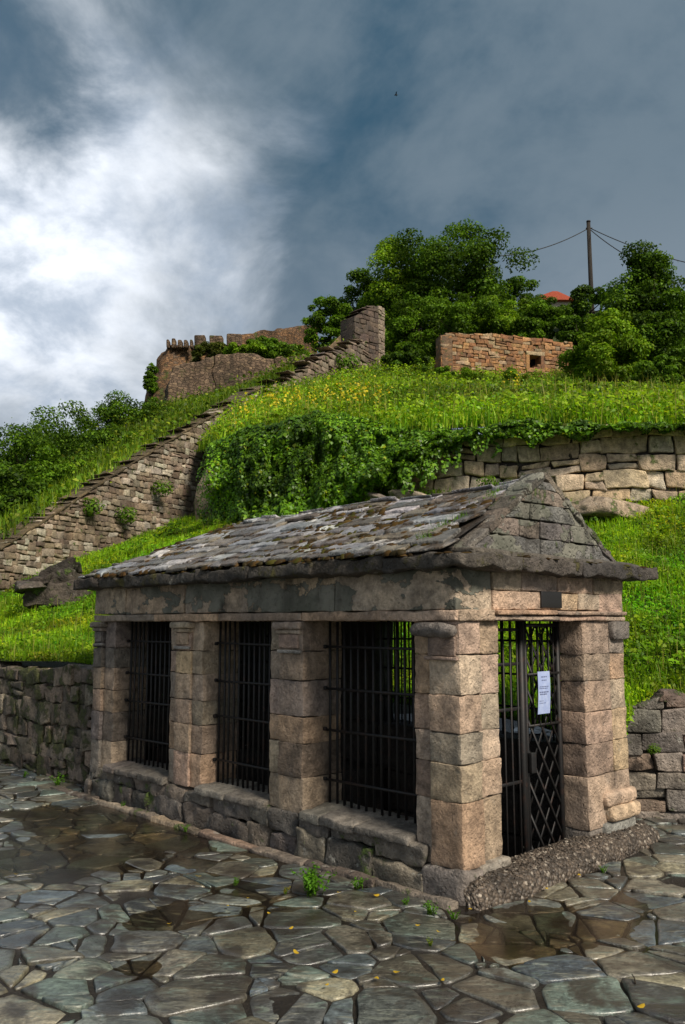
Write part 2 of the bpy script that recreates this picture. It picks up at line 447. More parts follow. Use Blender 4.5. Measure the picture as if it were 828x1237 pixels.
h = t.math('ADD', t.math('ADD', t.math('MULTIPLY', med, .55), t.math('MULTIPLY', fin, .25)), t.math('MULTIPLY', lay, .5))
bm = t.n('ShaderNodeBump', {'Strength': 1., 'Distance': .03, 'Height': h})
rg = t.math('ADD', t.ramp(wet, 0., 1., .48, .20), t.math('MULTIPLY', fin, .16))
b = t.n('ShaderNodeBsdfPrincipled', {'Base Color': c, 'Roughness': rg, 'Normal': bm, 'Specular IOR Level': .5, 'Coat Weight': t.ramp(wet, .0, .7, .45, 1.), 'Coat Roughness': .32, 'Coat IOR': 1.75, 'Coat Normal': t.n('ShaderNodeBump', {'Strength': .35, 'Distance': .02, 'Height': h}).outputs[0]})
finish(t, b.outputs[0]); M['flag'] = m

# shallow rain water
m, t = newmat('rain_water'); pos = t.n('ShaderNodeNewGeometry').outputs['Position']
bm = t.n('ShaderNodeBump', {'Strength': .05, 'Distance': .01, 'Height': t.noise(pos, 9, 3)})
fr = t.n('ShaderNodeFresnel', {'IOR': 1.33, 'Normal': bm.outputs[0]}).outputs[0]
tr = t.n('ShaderNodeBsdfTransparent', {'Color': (.78, .70, .58, 1)}); gl = t.n('ShaderNodeBsdfGlossy', {'Color': (1, 1, 1, 1), 'Roughness': .19, 'Normal': bm.outputs[0]})
mx = t.n('ShaderNodeMixShader', {0: fr}); t.put(mx.inputs[1], tr.outputs[0]); t.put(mx.inputs[2], gl.outputs[0])
finish(t, mx.outputs[0]); M['water'] = m

# pebble-dashed kerb
m, t = newmat('pebble_concrete'); pos = t.n('ShaderNodeNewGeometry').outputs['Position']
vo = t.n('ShaderNodeTexVoronoi', {'Vector': pos, 'Scale': 42.}); cs = t.n('ShaderNodeSeparateColor', {0: vo.outputs['Color']})
pc = t.mix(cs.outputs[0], (.04, .032, .024, 1), (.15, .115, .085, 1)); pc = t.mix(t.ramp(cs.outputs[1], .88, .94), pc, (.30, .26, .21, 1))
c = t.mix(t.ramp(vo.outputs['Distance'], .5, .7), pc, (.05, .038, .028, 1))
v2 = t.ramp(t.noise(pos, 5, 5), .3, .7, .5, 1.2); c = t.mix(1., c, t.n('ShaderNodeCombineColor', {0: v2, 1: v2, 2: v2}).outputs[0], 'MULTIPLY')
bm = t.n('ShaderNodeBump', {'Strength': 1., 'Distance': .02, 'Height': t.math('SUBTRACT', 1., vo.outputs['Distance'])})
finish(t, t.n('ShaderNodeBsdfPrincipled', {'Base Color': c, 'Roughness': .6, 'Normal': bm}).outputs[0]); M['pebble'] = m

WARM = [(.44, .33, .24), (.50, .385, .29), (.38, .285, .21), (.45, .35, .265), (.36, .29, .23), (.48, .345, .23)]
GREYST = [(.21, .185, .16), (.26, .23, .195), (.17, .15, .13), (.29, .245, .19)]
TAN = [(.27, .215, .165), (.32, .26, .20), (.22, .175, .135), (.24, .20, .165), (.34, .25, .18), (.19, .155, .125)]

# ------------------------------------------------------------------ building frame
ang = R(-44); U = np.array([math.sin(ang), math.cos(ang)]); V = np.array([U[1], -U[0]])
C0 = G(560, 1088)[:2]
LEN, WID = 4.62, 2.07


def B(u, v, z): p = C0 + u * U + v * V; return np.array([p[0], p[1], z])


def bx(u0, u1, v0, v1, z0, z1, j=.0):
    c = []
    for z in (z0, z1):
        for v in (v0, v1):
            for u in (u0, u1): c.append(B(u, v, z) + (rng.uniform(-j, j, 3) if j else 0))
    # U, V, Z is right-handed only if cross(U,V).z > 0; swap to keep faces outward
    return np.array(c)


if U[0] * V[1] - U[1] * V[0] < 0:
    _bx = bx
    def bx(u0, u1, v0, v1, z0, z1, j=.0):
        c = _bx(u0, u1, v0, v1, z0, z1, j); return c[[1, 0, 3, 2, 5, 4, 7, 6]]


def ground_z(x, y):
    """gentle waves of the old paving, with sags that hold rain"""
    x = np.asarray(x, float); y = np.asarray(y, float)
    z = .028 * fbm2(x * .55, y * .55, 5, 2) + .012 * fbm2(x * 1.7, y * 1.7, 9, 2)
    for px, py, r, dep in SAGS:
        c = G(px, py); z = z - .75 * dep * np.exp(-(((x - c[0]) ** 2 + (y - c[1]) ** 2) / r ** 2))
    return z + .02 * np.clip((y - 9) / 4, 0, 1)


SAGS = [(195, 1108, .22, .05), (168, 1165, .13, .05), (240, 1020, .75, .025), (330, 1080, .5, .02), (650, 1128, .42, .032),
        (560, 1130, .4, .012), (40, 985, .9, .016), (720, 1085, .5, .015), (770, 1140, .4, .012), (120, 990, .6, .02), (70, 1020, .7, .022), (10, 1050, .6, .02)]

# ------------------------------------------------------------------ ground: soil, flagstones, water
mb = MB(); mb.add([(-3000, -3000, -.6), (3000, -3000, -.6), (3000, 3000, -.6), (-3000, 3000, -.6)], [[0, 1, 2, 3]])
struct(mb.build('ground', M['turf']), 'dark ground reaching out beyond the hill', 'ground')

nx, ny = 340, 300
X, Y = np.meshgrid(np.linspace(-11, 9, nx), np.linspace(1.2, 16, ny), indexing='ij')
uu = (X - C0[0]) * U[0] + (Y - C0[1]) * U[1]; vv = (X - C0[0]) * V[0] + (Y - C0[1]) * V[1]
inside = (uu > .15) & (uu < LEN - .1) & (vv > .15) & (vv < WID - .1)
Z = ground_z(X, Y) - .016 + .026 * fbm2(X * 4, Y * 4, 3, 4)
Z = np.where(inside, -.5, Z)
g = np.arange(nx * ny).reshape(nx, ny)
mb = MB(); mb.add(np.stack([X, Y, Z], -1).reshape(-1, 3), np.stack([g[:-1, :-1], g[1:, :-1], g[1:, 1:], g[:-1, 1:]], -1).reshape(-1, 4))
struct(mb.build('courtyard_soil', M['mud']), 'dark wet mud between the paving stones', 'soil')


def clip_poly(poly, nx_, ny_, d):
    out = []; k = len(poly)
    for i in range(k):
        a = poly[i]; b = poly[(i + 1) % k]; da = a[0] * nx_ + a[1] * ny_ - d; db = b[0] * nx_ + b[1] * ny_ - d
        if da <= 0: out.append(a)
        if (da < 0) != (db < 0) and da != db:
            s = da / (da - db); out.append((a[0] + s * (b[0] - a[0]), a[1] + s * (b[1] - a[1])))
    return out


FLAG = [lin(112, 118, 112), lin(98, 108, 110), lin(84, 96, 104), lin(122, 116, 98), lin(130, 124, 108), lin(92, 100, 88), lin(108, 124, 114), lin(78, 80, 78), lin(140, 134, 110)]
pts = []
rg2 = np.random.default_rng(21)
for gx in np.arange(-9, 7, .255):
    for gy in np.arange(1.6, 13.5, .19):
        if abs(gx) > .48 * gy + 1.2: continue
        pts.append((gx + rg2.uniform(-.125, .125), gy + rg2.uniform(-.10, .10)))
        if rg2.random() < .22: pts.append((gx + rg2.uniform(-.18, .18), gy + rg2.uniform(-.15, .15)))
pts = np.array(pts); keep = rg2.random(len(pts)) > .16; pts = pts[keep]
wts = rg2.uniform(-.03, .03, len(pts))
mb = MB(); kk = 0
for i, p in enumerate(pts):
    u_ = (p - C0) @ U; v_ = (p - C0) @ V
    if -.10 < u_ < LEN + .05 and -.14 < v_ < WID + .1: continue
    if v_ > WID * .4 and u_ > LEN - .2: continue
    dl = pts - p; d2 = (dl ** 2).sum(1); nb = np.argsort(d2)[1:22]
    poly = [(p[0] - .6, p[1] - .6), (p[0] + .6, p[1] - .6), (p[0] + .6, p[1] + .6), (p[0] - .6, p[1] + .6)]
    for j in nb:
        n_ = dl[j]; L = math.sqrt(d2[j]); n_ = n_ / L
        d_ = n_ @ p + L / 2 + (wts[i] - wts[j]) / (2 * L)
        poly = clip_poly(poly, n_[0], n_[1], d_ - rg2.uniform(.002, .009))
        if len(poly) < 3: break
    if len(poly) < 3: continue
    pieces = [poly]
    if rg2.random() < .42:      # cracked into angular shards
        c_ = np.mean(poly, 0) + rg2.normal(0, .03, 2); th_ = rg2.uniform(0, math.pi); nn_ = np.array([math.cos(th_), math.sin(th_)]); e_ = nn_ @ c_
        pieces = [q_ for q_ in (clip_poly(poly, nn_[0], nn_[1], e_ - .005), clip_poly(poly, -nn_[0], -nn_[1], -e_ - .005)) if len(q_) > 2]
    col0 = FLAG[rg2.integers(len(FLAG))] * rg2.uniform(.34, 1.22)
    for poly in pieces:
        q = np.array(poly); ctr = q.mean(0)
        ring = []
        for a, b in zip(q, np.roll(q, -1, 0)):
            L = np.linalg.norm(b - a)
            if L < .012: continue
            k = max(1, int(L / .04))
            for s in range(k): ring.append(a + (b - a) * s / k)
        ring = np.array(ring)
        if len(ring) < 5: continue
        rad = ring - ctr
        ns = fbm2(ring[:, 0] * 7, ring[:, 1] * 7, 31, 4)
        ring = ctr + rad + rad / np.maximum(np.linalg.norm(rad, axis=1, keepdims=True), 1e-6) * (ns[:, None] * .05 - .003)
        ring = .8 * ring + .1 * (np.roll(ring, 1, 0) + np.roll(ring, -1, 0))
        tilt = rg2.normal(0, .010, 2); lift = rg2.normal(-.002, .0045)
        def hz(r2): return ground_z(r2[:, 0], r2[:, 1]) + lift + (r2 - ctr) @ tilt + .013 * fbm2(r2[:, 0] * 6, r2[:, 1] * 6, 77, 4)
        K = len(ring); rings = []
        for sc, dz in ((1., -.05), (1., -.009), (.985, -.004), (.955, 0.), (.8, .001), (.6, .001), (.4, .001), (.2, .001)):
            r2 = ctr + (ring - ctr) * sc
            rings.append(np.concatenate([r2, (hz(r2) + dz)[:, None]], 1))
        nrg = len(rings)
        vv_ = np.concatenate(rings + [np.array([[ctr[0], ctr[1], hz(ctr[None])[0] + .001]])])
        g = np.arange(nrg * K).reshape(nrg, K); g2 = np.roll(g, -1, 1)
        qd = np.stack([g[:-1], g2[:-1], g2[1:], g[1:]], -1).reshape(-1, 4)
        tri = np.stack([g[-1], g2[-1], np.full(K, nrg * K)], -1)
        mb.add(vv_, qd, tri, col=col0 * rg2.uniform(.85, 1.15))
struct(mb.build('flagstone_paving', M['flag']), 'wet irregular flagstone paving of the courtyard', 'paving')

gx, gy = np.linspace(-7, 5, 40), np.linspace(1.5, 12, 36)
mb = MB()
Xw, Yw = np.meshgrid(gx, gy, indexing='ij'); g = np.arange(Xw.size).reshape(Xw.shape)
uw = (Xw - C0[0]) * U[0] + (Yw - C0[1]) * U[1]; vw = (Xw - C0[0]) * V[0] + (Yw - C0[1]) * V[1]
ins = (uw > -.2) & (uw < LEN + .2) & (vw > -.1)
qd = np.stack([g[:-1, :-1], g[1:, :-1], g[1:, 1:], g[:-1, 1:]], -1).reshape(-1, 4)
qd = qd[~ins.reshape(-1)[qd].all(1)]
mb.add(np.stack([Xw, Yw, np.full(Xw.shape, -.0215)], -1).reshape(-1, 3), qd)
struct(mb.build('rain_water', M['water']), 'shallow brown rain water lying between the flagstones', 'puddle')

# ------------------------------------------------------------------ the pavilion
pav = empty('stone_pavilion', B(LEN / 2, WID / 2, 0), 'small stone pavilion with barred windows, mossy slate roof and triangular gable', 'pavilion')
ZS = [.16, .53, .765, .985, 1.21, 1.425]      # course joints
ZT = 1.66


def courses(z0):
    zs = [z0] + [z for z in ZS if z > z0 + .1]
    return zs


def pillar(boxes, z0=.16, cap=True, n=4, pal=WARM, jit=.009):
    """boxes: list of (u0,u1,v0,v1) shafts side by side"""
    mb = MB(); sh = rng.uniform(-.03, .03, 6)
    for bi, (u0, u1, v0, v1) in enumerate(boxes):
        zs = [z0] + [z + sh[k] * (1 if k else 0) for k, z in enumerate(ZS) if z > z0 + .1] + [ZT]
        for za, zb in zip(zs[:-1], zs[1:]):
            o = rng.uniform(-.004, .004, 2)
            blk(mb, bx(u0 + o[0] + .003, u1 + o[0] - .003, v0 + o[1] + .003, v1 + o[1] - .003, za + .002, zb - .002, .003),
                r=.006, amp=jit, freq=15, n=n + 1, col=pick(pal, .12) * (1. if rng.random() > .22 else rng.uniform(.58, .85)), seed=rng.integers(99))
        blk(mb, bx(u0 + .03, u1 - .03, v0 + .03, v1 - .03, z0, ZT), r=.005, amp=0, n=1, col=(.17, .145, .12))
    return mb


D_ = .40
# corner pillar
mb = pillar([(0, .255, 0, .225), (.255, .40, .028, D_), (.028, .255, .225, .45)], 0.16, n=5)
pa = mb.build('pillar', M['ashlar'], pav)
cp = MB()
# worn roll capital on the corner pillar and the flat band below it
k = 15; us = np.linspace(.015, .355, k); ang_ = np.linspace(0, 2 * math.pi, 14, endpoint=False)
rr = .048 * (1 - .35 * np.abs(np.linspace(-1, 1, k)) ** 5)
pv = np.array([[B(u, -.028 + math.cos(a) * r_ * .9, 1.603 + math.sin(a) * r_) for a in ang_] for u, r_ in zip(us, rr)])
pv = pv + np.stack([fbm(pv.reshape(-1, 3) * 14 + k_ * 9, 4, 3) for k_ in range(3)], -1).reshape(pv.shape) * .03
g = np.arange(k * 14).reshape(k, 14); g2 = np.roll(g, -1, 1)
cp.add(pv.reshape(-1, 3), np.stack([g[:-1], g[1:], g2[1:], g2[:-1]], -1).reshape(-1, 4), col=(.20, .175, .155), poly=[g[0], g[-1][::-1]])
blk(cp, bx(.01, .27, -.022, .05, 1.415, 1.437), r=.006, amp=.003, n=3, col=(.30, .22, .175))
blk(cp, bx(.03, .25, -.010, .05, 1.44, 1.56), r=.006, amp=.004, n=3, col=(.27, .20, .16))
cp.build('capital', M['ashlar'], pa)
bs = MB()
blk(bs, bx(-.025, .26, .16, .47, -.1, .17), r=.02, amp=.012, n=5, col=pick(GREYST)); blk(bs, bx(-.03, .30, -.035, .18, -.1, .165), r=.03, amp=.02, n=5, col=pick(GREYST, .1) * .9)
bs.build('base', M['plinth'], pa)

# the two middle pillars and the left end pillar along the long side
def capital(par, u0, u1, grey=False):
    cp = MB(); pal = GREYST if grey else WARM
    blk(cp, bx(u0 - .025, u1 + .03, -.05, .1, 1.60, 1.655), r=.018, amp=.007, n=4, col=pick(pal))
    blk(cp, bx(u0 - .005, u1 + .008, -.024, .1, 1.565, 1.60), r=.012, amp=.005, n=4, col=pick(pal))
    blk(cp, bx(u0 + .03, u1 - .02, -.012, .1, 1.46, 1.56), r=.006, amp=.004, n=3, col=pick(pal))
    blk(cp, bx(u0 + .0, u1 + .0, -.018, .1, 1.42, 1.445), r=.008, amp=.004, n=3, col=(.30, .29, .27))
    cp.build('capital', M['ashlar'], par)


pb = pillar([(1.46, 1.74, 0, D_), (1.735, 1.88, .028, D_)], .27, n=5).build('pillar', M['ashlar'], pav); capital(pb, 1.48, 1.75)
pc = pillar([(2.76, 2.93, .02, D_), (2.925, 3.16, 0, D_), (3.155, 3.28, .03, D_)], .27, n=4).build('pillar', M['ashlar'], pav); capital(pc, 2.93, 3.17)
pd = pillar([(4.26, 4.46, .025, D_), (4.455, LEN, -.01, D_)], .2, n=4, pal=GREYST + WARM[:3]).build('pillar', M['ashlar'], pav); capital(pd, 4.45, LEN, True)

# right front pillar beside the gate, with moulded base
mb = pillar([(.0, .235, 1.46, 1.85), (-.003, .235, 1.838, WID)], .16, n=5)
pr = mb.build('pillar', M['ashlar'], pav)
bs = MB()
blk(bs, bx(-.07, .2, 1.70, WID + .05, .19, .30), r=.035, amp=.008, n=5, col=pick(WARM)); blk(bs, bx(-.035, .3, 1.64, WID + .01, -.1, .19), r=.02, amp=.012, n=5, col=(.24, .24, .22))
blk(bs, bx(-.045, .2, 1.66, WID + .03, .30, .40), r=.03, amp=.008, n=4, col=pick(WARM)); blk(bs, bx(.0, .24, 1.46, 1.72, -.2, .16), r=.02, amp=.012, n=5, col=pick(GREYST))
bs.build('base', M['ashlar'], pr)
cp = MB(); blk(cp, bx(-.045, .2, 1.84, WID + .03, 1.52, 1.66), r=.02, amp=.007, n=4, col=pick(GREYST)); cp.build('capital', M['ashlar'], pr)

# rear pillars (seen through the bars) and the closed far end
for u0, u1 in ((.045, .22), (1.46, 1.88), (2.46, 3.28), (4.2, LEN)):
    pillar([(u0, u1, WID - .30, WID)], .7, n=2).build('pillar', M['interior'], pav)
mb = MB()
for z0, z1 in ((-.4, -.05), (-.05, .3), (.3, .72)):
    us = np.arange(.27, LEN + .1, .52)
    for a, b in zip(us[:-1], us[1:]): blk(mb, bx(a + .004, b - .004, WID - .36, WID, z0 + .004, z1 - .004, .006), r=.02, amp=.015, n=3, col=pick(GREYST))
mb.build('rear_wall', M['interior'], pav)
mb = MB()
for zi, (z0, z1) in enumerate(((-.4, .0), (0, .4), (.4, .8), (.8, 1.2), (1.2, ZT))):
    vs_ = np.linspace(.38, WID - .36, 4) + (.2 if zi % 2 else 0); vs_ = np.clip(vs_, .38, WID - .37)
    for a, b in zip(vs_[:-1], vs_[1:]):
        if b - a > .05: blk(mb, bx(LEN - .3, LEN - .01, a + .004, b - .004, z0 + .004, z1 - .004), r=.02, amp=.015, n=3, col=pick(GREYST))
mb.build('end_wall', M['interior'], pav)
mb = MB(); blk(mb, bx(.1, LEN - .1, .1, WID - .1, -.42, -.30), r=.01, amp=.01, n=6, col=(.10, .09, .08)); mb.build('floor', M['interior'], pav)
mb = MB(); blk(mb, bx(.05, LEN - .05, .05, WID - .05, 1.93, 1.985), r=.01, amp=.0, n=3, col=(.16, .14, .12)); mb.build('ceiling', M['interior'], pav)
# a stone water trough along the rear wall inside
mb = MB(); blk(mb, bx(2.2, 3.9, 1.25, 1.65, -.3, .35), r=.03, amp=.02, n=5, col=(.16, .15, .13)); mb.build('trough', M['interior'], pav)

# plinth under the windows, sills
mb = MB()
u = .30
while u < LEN + .02:
    L = rng.uniform(.22, .55); u1 = min(LEN + .04, u + L)
    zt = .14 + rng.uniform(-.03, .03)
    blk(mb, bx(u + .003, u1 - .003, -.03 + rng.uniform(-.02, .015), .3, -.12, zt, .012), r=.02, amp=.035, freq=9, n=7, col=pick(GREYST) * .55, seed=rng.integers(99))
    blk(mb, bx(u + .003, u1 - .003, -.012 + rng.uniform(-.012, .012), .3, zt, .262, .012), r=.018, amp=.028, freq=9, n=6, col=pick(GREYST) * .65, seed=rng.integers(99))
    u = u1
mb.build('plinth', M['plinth'], pav)
for u0, u1 in ((.40, 1.47), (1.87, 2.77), (3.27, 4.28)):
    mb = MB(); uu_ = u0
    while uu_ < u1 - .02:
        b_ = min(u1, uu_ + rng.uniform(.3, .62)); b_ = u1 if u1 - b_ < .15 else b_
        c8 = bx(uu_ + .003, b_ - .003, -.045 + rng.uniform(-.01, .01), .33, .245, .335, .006)
        c8[[4, 5]] -= [0, 0, .035]
        blk(mb, c8, r=.012, amp=.012, freq=11, n=7, col=pick(GREYST, .1), seed=rng.integers(99)); uu_ = b_
    mb.build('sill', M['ashlar'], pav)

# lintel band and frieze
def run(u0, u1, side, z0, z1, prot, lr, mat_pal, r, amp, mb, n=4, depth=.36):
    u = u0
    while u < u1 - .01:
        b = min(u1, u + rng.uniform(*lr)); b = u1 if u1 - b < .2 else b
        o = prot + rng.uniform(-.006, .006)
        if side == 'long': c8 = bx(u + .002, b - .002, -o, depth, z0 + .002, z1 - .002, .003)
        else: c8 = bx(-o, depth, u + .002, b - .002, z0 + .002, z1 - .002, .003)
        blk(mb, c8, r=r, amp=amp, freq=7, n=n, col=pick(mat_pal), seed=rng.integers(99)); u = b


mb = MB(); run(0, LEN, 'long', ZT, 1.725, .022, (.6, 1.2), WARM, .010, .010, mb, 6); run(.36, WID, 'front', ZT, 1.70, .016, (.5, .9), WARM, .01, .008, mb, 6)
run(.36, WID, 'front', 1.70, 1.735, .034, (.5, .9), WARM, .01, .006, mb, 5)
blk(mb, bx(-.02, .37, .0, .36, ZT, 1.73), r=.01, amp=.008, n=4, col=pick(WARM))
blk(mb, bx(0, LEN, WID - .36, WID, ZT, 2.0), r=.01, amp=.008, n=4, col=pick(WARM)); blk(mb, bx(LEN - .3, LEN, .36, WID - .36, ZT, 2.0), r=.01, amp=.008, n=4, col=pick(GREYST))
mb.build('lintel', M['ashlar'], pav)
mb = MB(); run(.0, LEN, 'long', 1.727, 2.0, .004, (.7, 1.2), WARM[:5], .010, .012, mb, 6)
mb.build('frieze', M['frieze'], pav)
mb = MB(); run(.362, WID, 'front', 1.737, 1.86, .006, (.35, .7), WARM, .010, .008, mb, 5); run(.362, WID, 'front', 1.86, 2.0, .004, (.3, .7), WARM + GREYST, .012, .010, mb, 5)
mb.build('frieze', M['ashlar'], pav)

# overhanging eave slabs
mb = MB()
u = -.15
while u < LEN + .2:
    b = min(LEN + .21, u + rng.uniform(.6, 1.2))
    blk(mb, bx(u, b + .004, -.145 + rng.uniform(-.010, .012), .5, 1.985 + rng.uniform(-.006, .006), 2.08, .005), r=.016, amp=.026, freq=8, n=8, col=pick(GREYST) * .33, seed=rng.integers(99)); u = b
v = .5
while v < 2.37:
    b = min(2.38, v + rng.uniform(.6, 1.))
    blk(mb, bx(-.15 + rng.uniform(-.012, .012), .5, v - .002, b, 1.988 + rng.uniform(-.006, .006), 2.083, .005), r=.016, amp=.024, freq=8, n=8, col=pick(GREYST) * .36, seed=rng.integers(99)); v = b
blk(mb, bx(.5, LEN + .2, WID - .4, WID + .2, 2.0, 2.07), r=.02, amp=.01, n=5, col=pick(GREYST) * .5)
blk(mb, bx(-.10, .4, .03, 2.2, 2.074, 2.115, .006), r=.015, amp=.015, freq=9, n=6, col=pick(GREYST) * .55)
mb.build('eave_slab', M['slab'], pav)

# gable
AP = (1.06, 2.70); GV0, GV1 = .16, 2.02; GZ = 2.10
mb = MB()
def gl(z): f_ = (z - GZ) / (AP[1] - GZ); return GV0 + (AP[0] - GV0) * f_, GV1 + (AP[0] - GV1) * f_
zs = [GZ, 2.24, 2.37, 2.49, 2.60, 2.665]
for za, zb in zip(zs[:-1], zs[1:]):
    a0, b0 = gl(za); a1, b1 = gl(zb); k = max(1, int((b0 - a0) / .34)); cuts = np.linspace(0, 1, k + 1); cuts[1:-1] += rng.uniform(-.3, .3, k - 1) / k
    for i in range(k):
        o = rng.uniform(-.01, .01)
        lo = [a0 + (b0 - a0) * cuts[i] + .003, a0 + (b0 - a0) * cuts[i + 1] - .003]
        mid = lambda c_: (a1 + (b1 - a1) * c_)
        hi = [mid(0) if i == 0 else np.clip(lo[0], a1, b1), mid(1) if i == k - 1 else np.clip(lo[1], a1, b1)]
        p8 = [B(.03 + o, lo[0], za + .003), B(.32, lo[0], za + .003), B(.03 + o, lo[1], za + .003), B(.32, lo[1], za + .003),
              B(.03 + o, hi[0], zb - .003), B(.32, hi[0], zb - .003), B(.03 + o, hi[1], zb - .003), B(.32, hi[1], zb - .003)]
        p8 = np.array(p8)[[1, 0, 3, 2, 5, 4, 7, 6]]
        blk(mb, p8, r=.007, amp=.011, freq=12, n=5, col=pick([(.20, .195, .185), (.16, .155, .15), (.25, .24, .225), (.30, .25, .20), (.14, .135, .13)]) * rng.uniform(.6, 1.), seed=rng.integers(99))
ga = mb.build('gable', M['pediment'], pav)
# sloping coping stones on both rakes
mb = MB()
for s_, v0_ in ((0, GV0), (1, GV1)):
    cuts = np.linspace(0, 1, 5)
    for i in range(4):
        va = v0_ + (AP[0] - v0_) * cuts[i]; vb = v0_ + (AP[0] - v0_) * cuts[i + 1]
        za = GZ + (AP[1] - GZ) * cuts[i] - .01; zb = GZ + (AP[1] - GZ) * cuts[i + 1] - .01
        th = .045; dv = -.02 if s_ == 0 else .02
        lo, hi = ((va, za), (vb, zb)) if s_ == 0 else ((vb, zb), (va, za))
        q = []
        for off in (0, th):
            for (v_, z_) in (lo, hi):
                for u_ in (.015 + rng.uniform(-.006, .006), .20): q.append(B(u_, v_ + (dv if off else 0), z_ + off))
        q = np.array(q)[[1, 0, 3, 2, 5, 4, 7, 6]]
        blk(mb, q, r=.012, amp=.016, freq=10, n=5, col=pick(GREYST) * rng.uniform(.35, .7), seed=rng.integers(99))
mb.build('coping', M['pediment'], ga)

# slates: overlapping rough slabs on two slopes and the slumped far end
RU0, RU1, RZ, RV = .20, 3.55, 2.66, 1.05
SL = [lin(150, 152, 154), lin(128, 130, 131), lin(172, 173, 172), lin(104, 102, 98), lin(118, 110, 96), lin(92, 85, 75)]
mb = MB(); moss = MB()
def roof_pt(side, u, f):
    """f: 0 at the eave .. 1 at the ridge"""
    v0_ = -.12 if side == 0 else WID + .15
    v = v0_ + (RV - v0_) * f
    z = 2.085 + (RZ - 2.085) * f
    if u > RU1:      # slumped hip at the far end
        k = (LEN + .16 - u) / (LEN + .16 - RU1); z = min(z, 2.085 + (RZ - 2.085) * k)
    z -= .02 * math.sin(u * 1.7) ** 2 * f
    return B(u, v, z)
for side in (0, 1):
    NR = 10 if side == 0 else 6
    for ri in range(NR):
        f0 = ri / NR - .01; f1 = min(1.03, (ri + 1.55) / NR)
        u = RU0 - .05 + rng.uniform(0, .1) - (.0 if ri > 1 else .1)
        while u < LEN + .12:
            b = min(LEN + .16, u + rng.uniform(.13, .44))
            ff0 = f0 + rng.uniform(-.02, .02); ff1 = f1 + rng.uniform(-.015, .015)
            sk = rng.uniform(-.05, .05); lift = rng.uniform(.008, .026); th = rng.uniform(.014, .034)
            A_ = roof_pt(side, u, ff0) + [0, 0, lift]; B_ = roof_pt(side, b, ff0 + rng.uniform(-.015, .015)) + [0, 0, lift + rng.uniform(-.008, .008)]
            C_ = roof_pt(side, u + sk, ff1); D2 = roof_pt(side, b + sk, ff1)
            up = np.array([0, 0, th]); q = np.array([A_, B_, C_, D2, A_ + up, B_ + up, C_ + up, D2 + up])
            if side == 0: q = q[[1, 0, 3, 2, 5, 4, 7, 6]]
            blk(mb, q, r=.007, amp=.010, freq=11, n=4 if side == 0 else 2, col=pick(SL, .2) * np.array([1.05, 1.03, 1.02]), seed=rng.integers(99))
            u = b + rng.uniform(0, .012)
# deck under the slates
k = 24; us = np.linspace(RU0 - .1, LEN + .14, k); fs = np.linspace(0, 1, 8)
for side in (0, 1):
    gv = np.array([[roof_pt(side, u, f_) - [0, 0, .012] for f_ in fs] for u in us]); g = np.arange(k * 8).reshape(k, 8)
    mb.add(gv.reshape(-1, 3), np.stack([g[:-1, :-1], g[1:, :-1], g[1:, 1:], g[:-1, 1:]], -1).reshape(-1, 4), col=(.05, .04, .03))
rs = mb.build('roof_slates', M['slate'], pav)
# moss cushions in the joints of the slates
def cushion(mb, c, nrm_, rx, rz, col, n=5):
    th = np.linspace(0, 2 * math.pi, 9, endpoint=False); ph = np.linspace(0, math.pi / 2, 4)
    n_ = nrm_ / np.linalg.norm(nrm_); a = np.cross(n_, [.3, .9, .1]); a /= np.linalg.norm(a); b = np.cross(n_, a)
    ex = rng.uniform(.6, 1.5)
    v = np.array([[c + a * math.cos(t_) * math.cos(p_) * rx * ex + b * math.sin(t_) * math.cos(p_) * rx + n_ * math.sin(p_) * rz for t_ in th] for p_ in ph])
    f = fbm(v.reshape(-1, 3) * 30, 8, 3).reshape(4, 9, 1); v = v + (v - c) * f * .9
    g = np.arange(36).reshape(4, 9); g2 = np.roll(g, -1, 1)
    mb.add(v.reshape(-1, 3), np.stack([g[:-1], g2[:-1], g2[1:], g[1:]], -1).reshape(-1, 4), col=col, poly=[g[3]])
MOSS = [(.075, .042, .014), (.055, .035, .013), (.10, .06, .018), (.04, .03, .012), (.075, .07, .014)]
for i in range(3400):
    u = rng.uniform(.2, LEN); f_ = rng.uniform(0, 1) ** 1.1
    q = roof_pt(0, u, f_)
    if fbm(np.array([[u * 1.6, f_ * 3.2, 0]]), 44, 4)[0] < -.06 + .1 * rng.random(): continue
    ri = round(f_ * 10) / 10
    q = roof_pt(0, u, np.clip(ri + rng.normal(0, .018), 0, 1)) + [0, 0, .012]
    s_ = rng.uniform(.007, .034)
    cushion(moss, q, np.array([*(-V * .45), 1.]), s_ * 1.3, s_ * .9, pick(MOSS, .25))
for i in range(130):
    cushion(moss, B(rng.uniform(-.1, .5), 0, 0) * 0 + (B(rng.uniform(-.1, LEN), rng.uniform(-.13, -.08), 2.075) if rng.random() < .7 else B(rng.uniform(-.14, -.05), rng.uniform(0, 2.3), 2.078)), np.array([0, 0, 1.]), rng.uniform(.01, .035), rng.uniform(.006, .018), pick(MOSS, .2) * .7)
moss.build('moss', M['leaf'], rs)
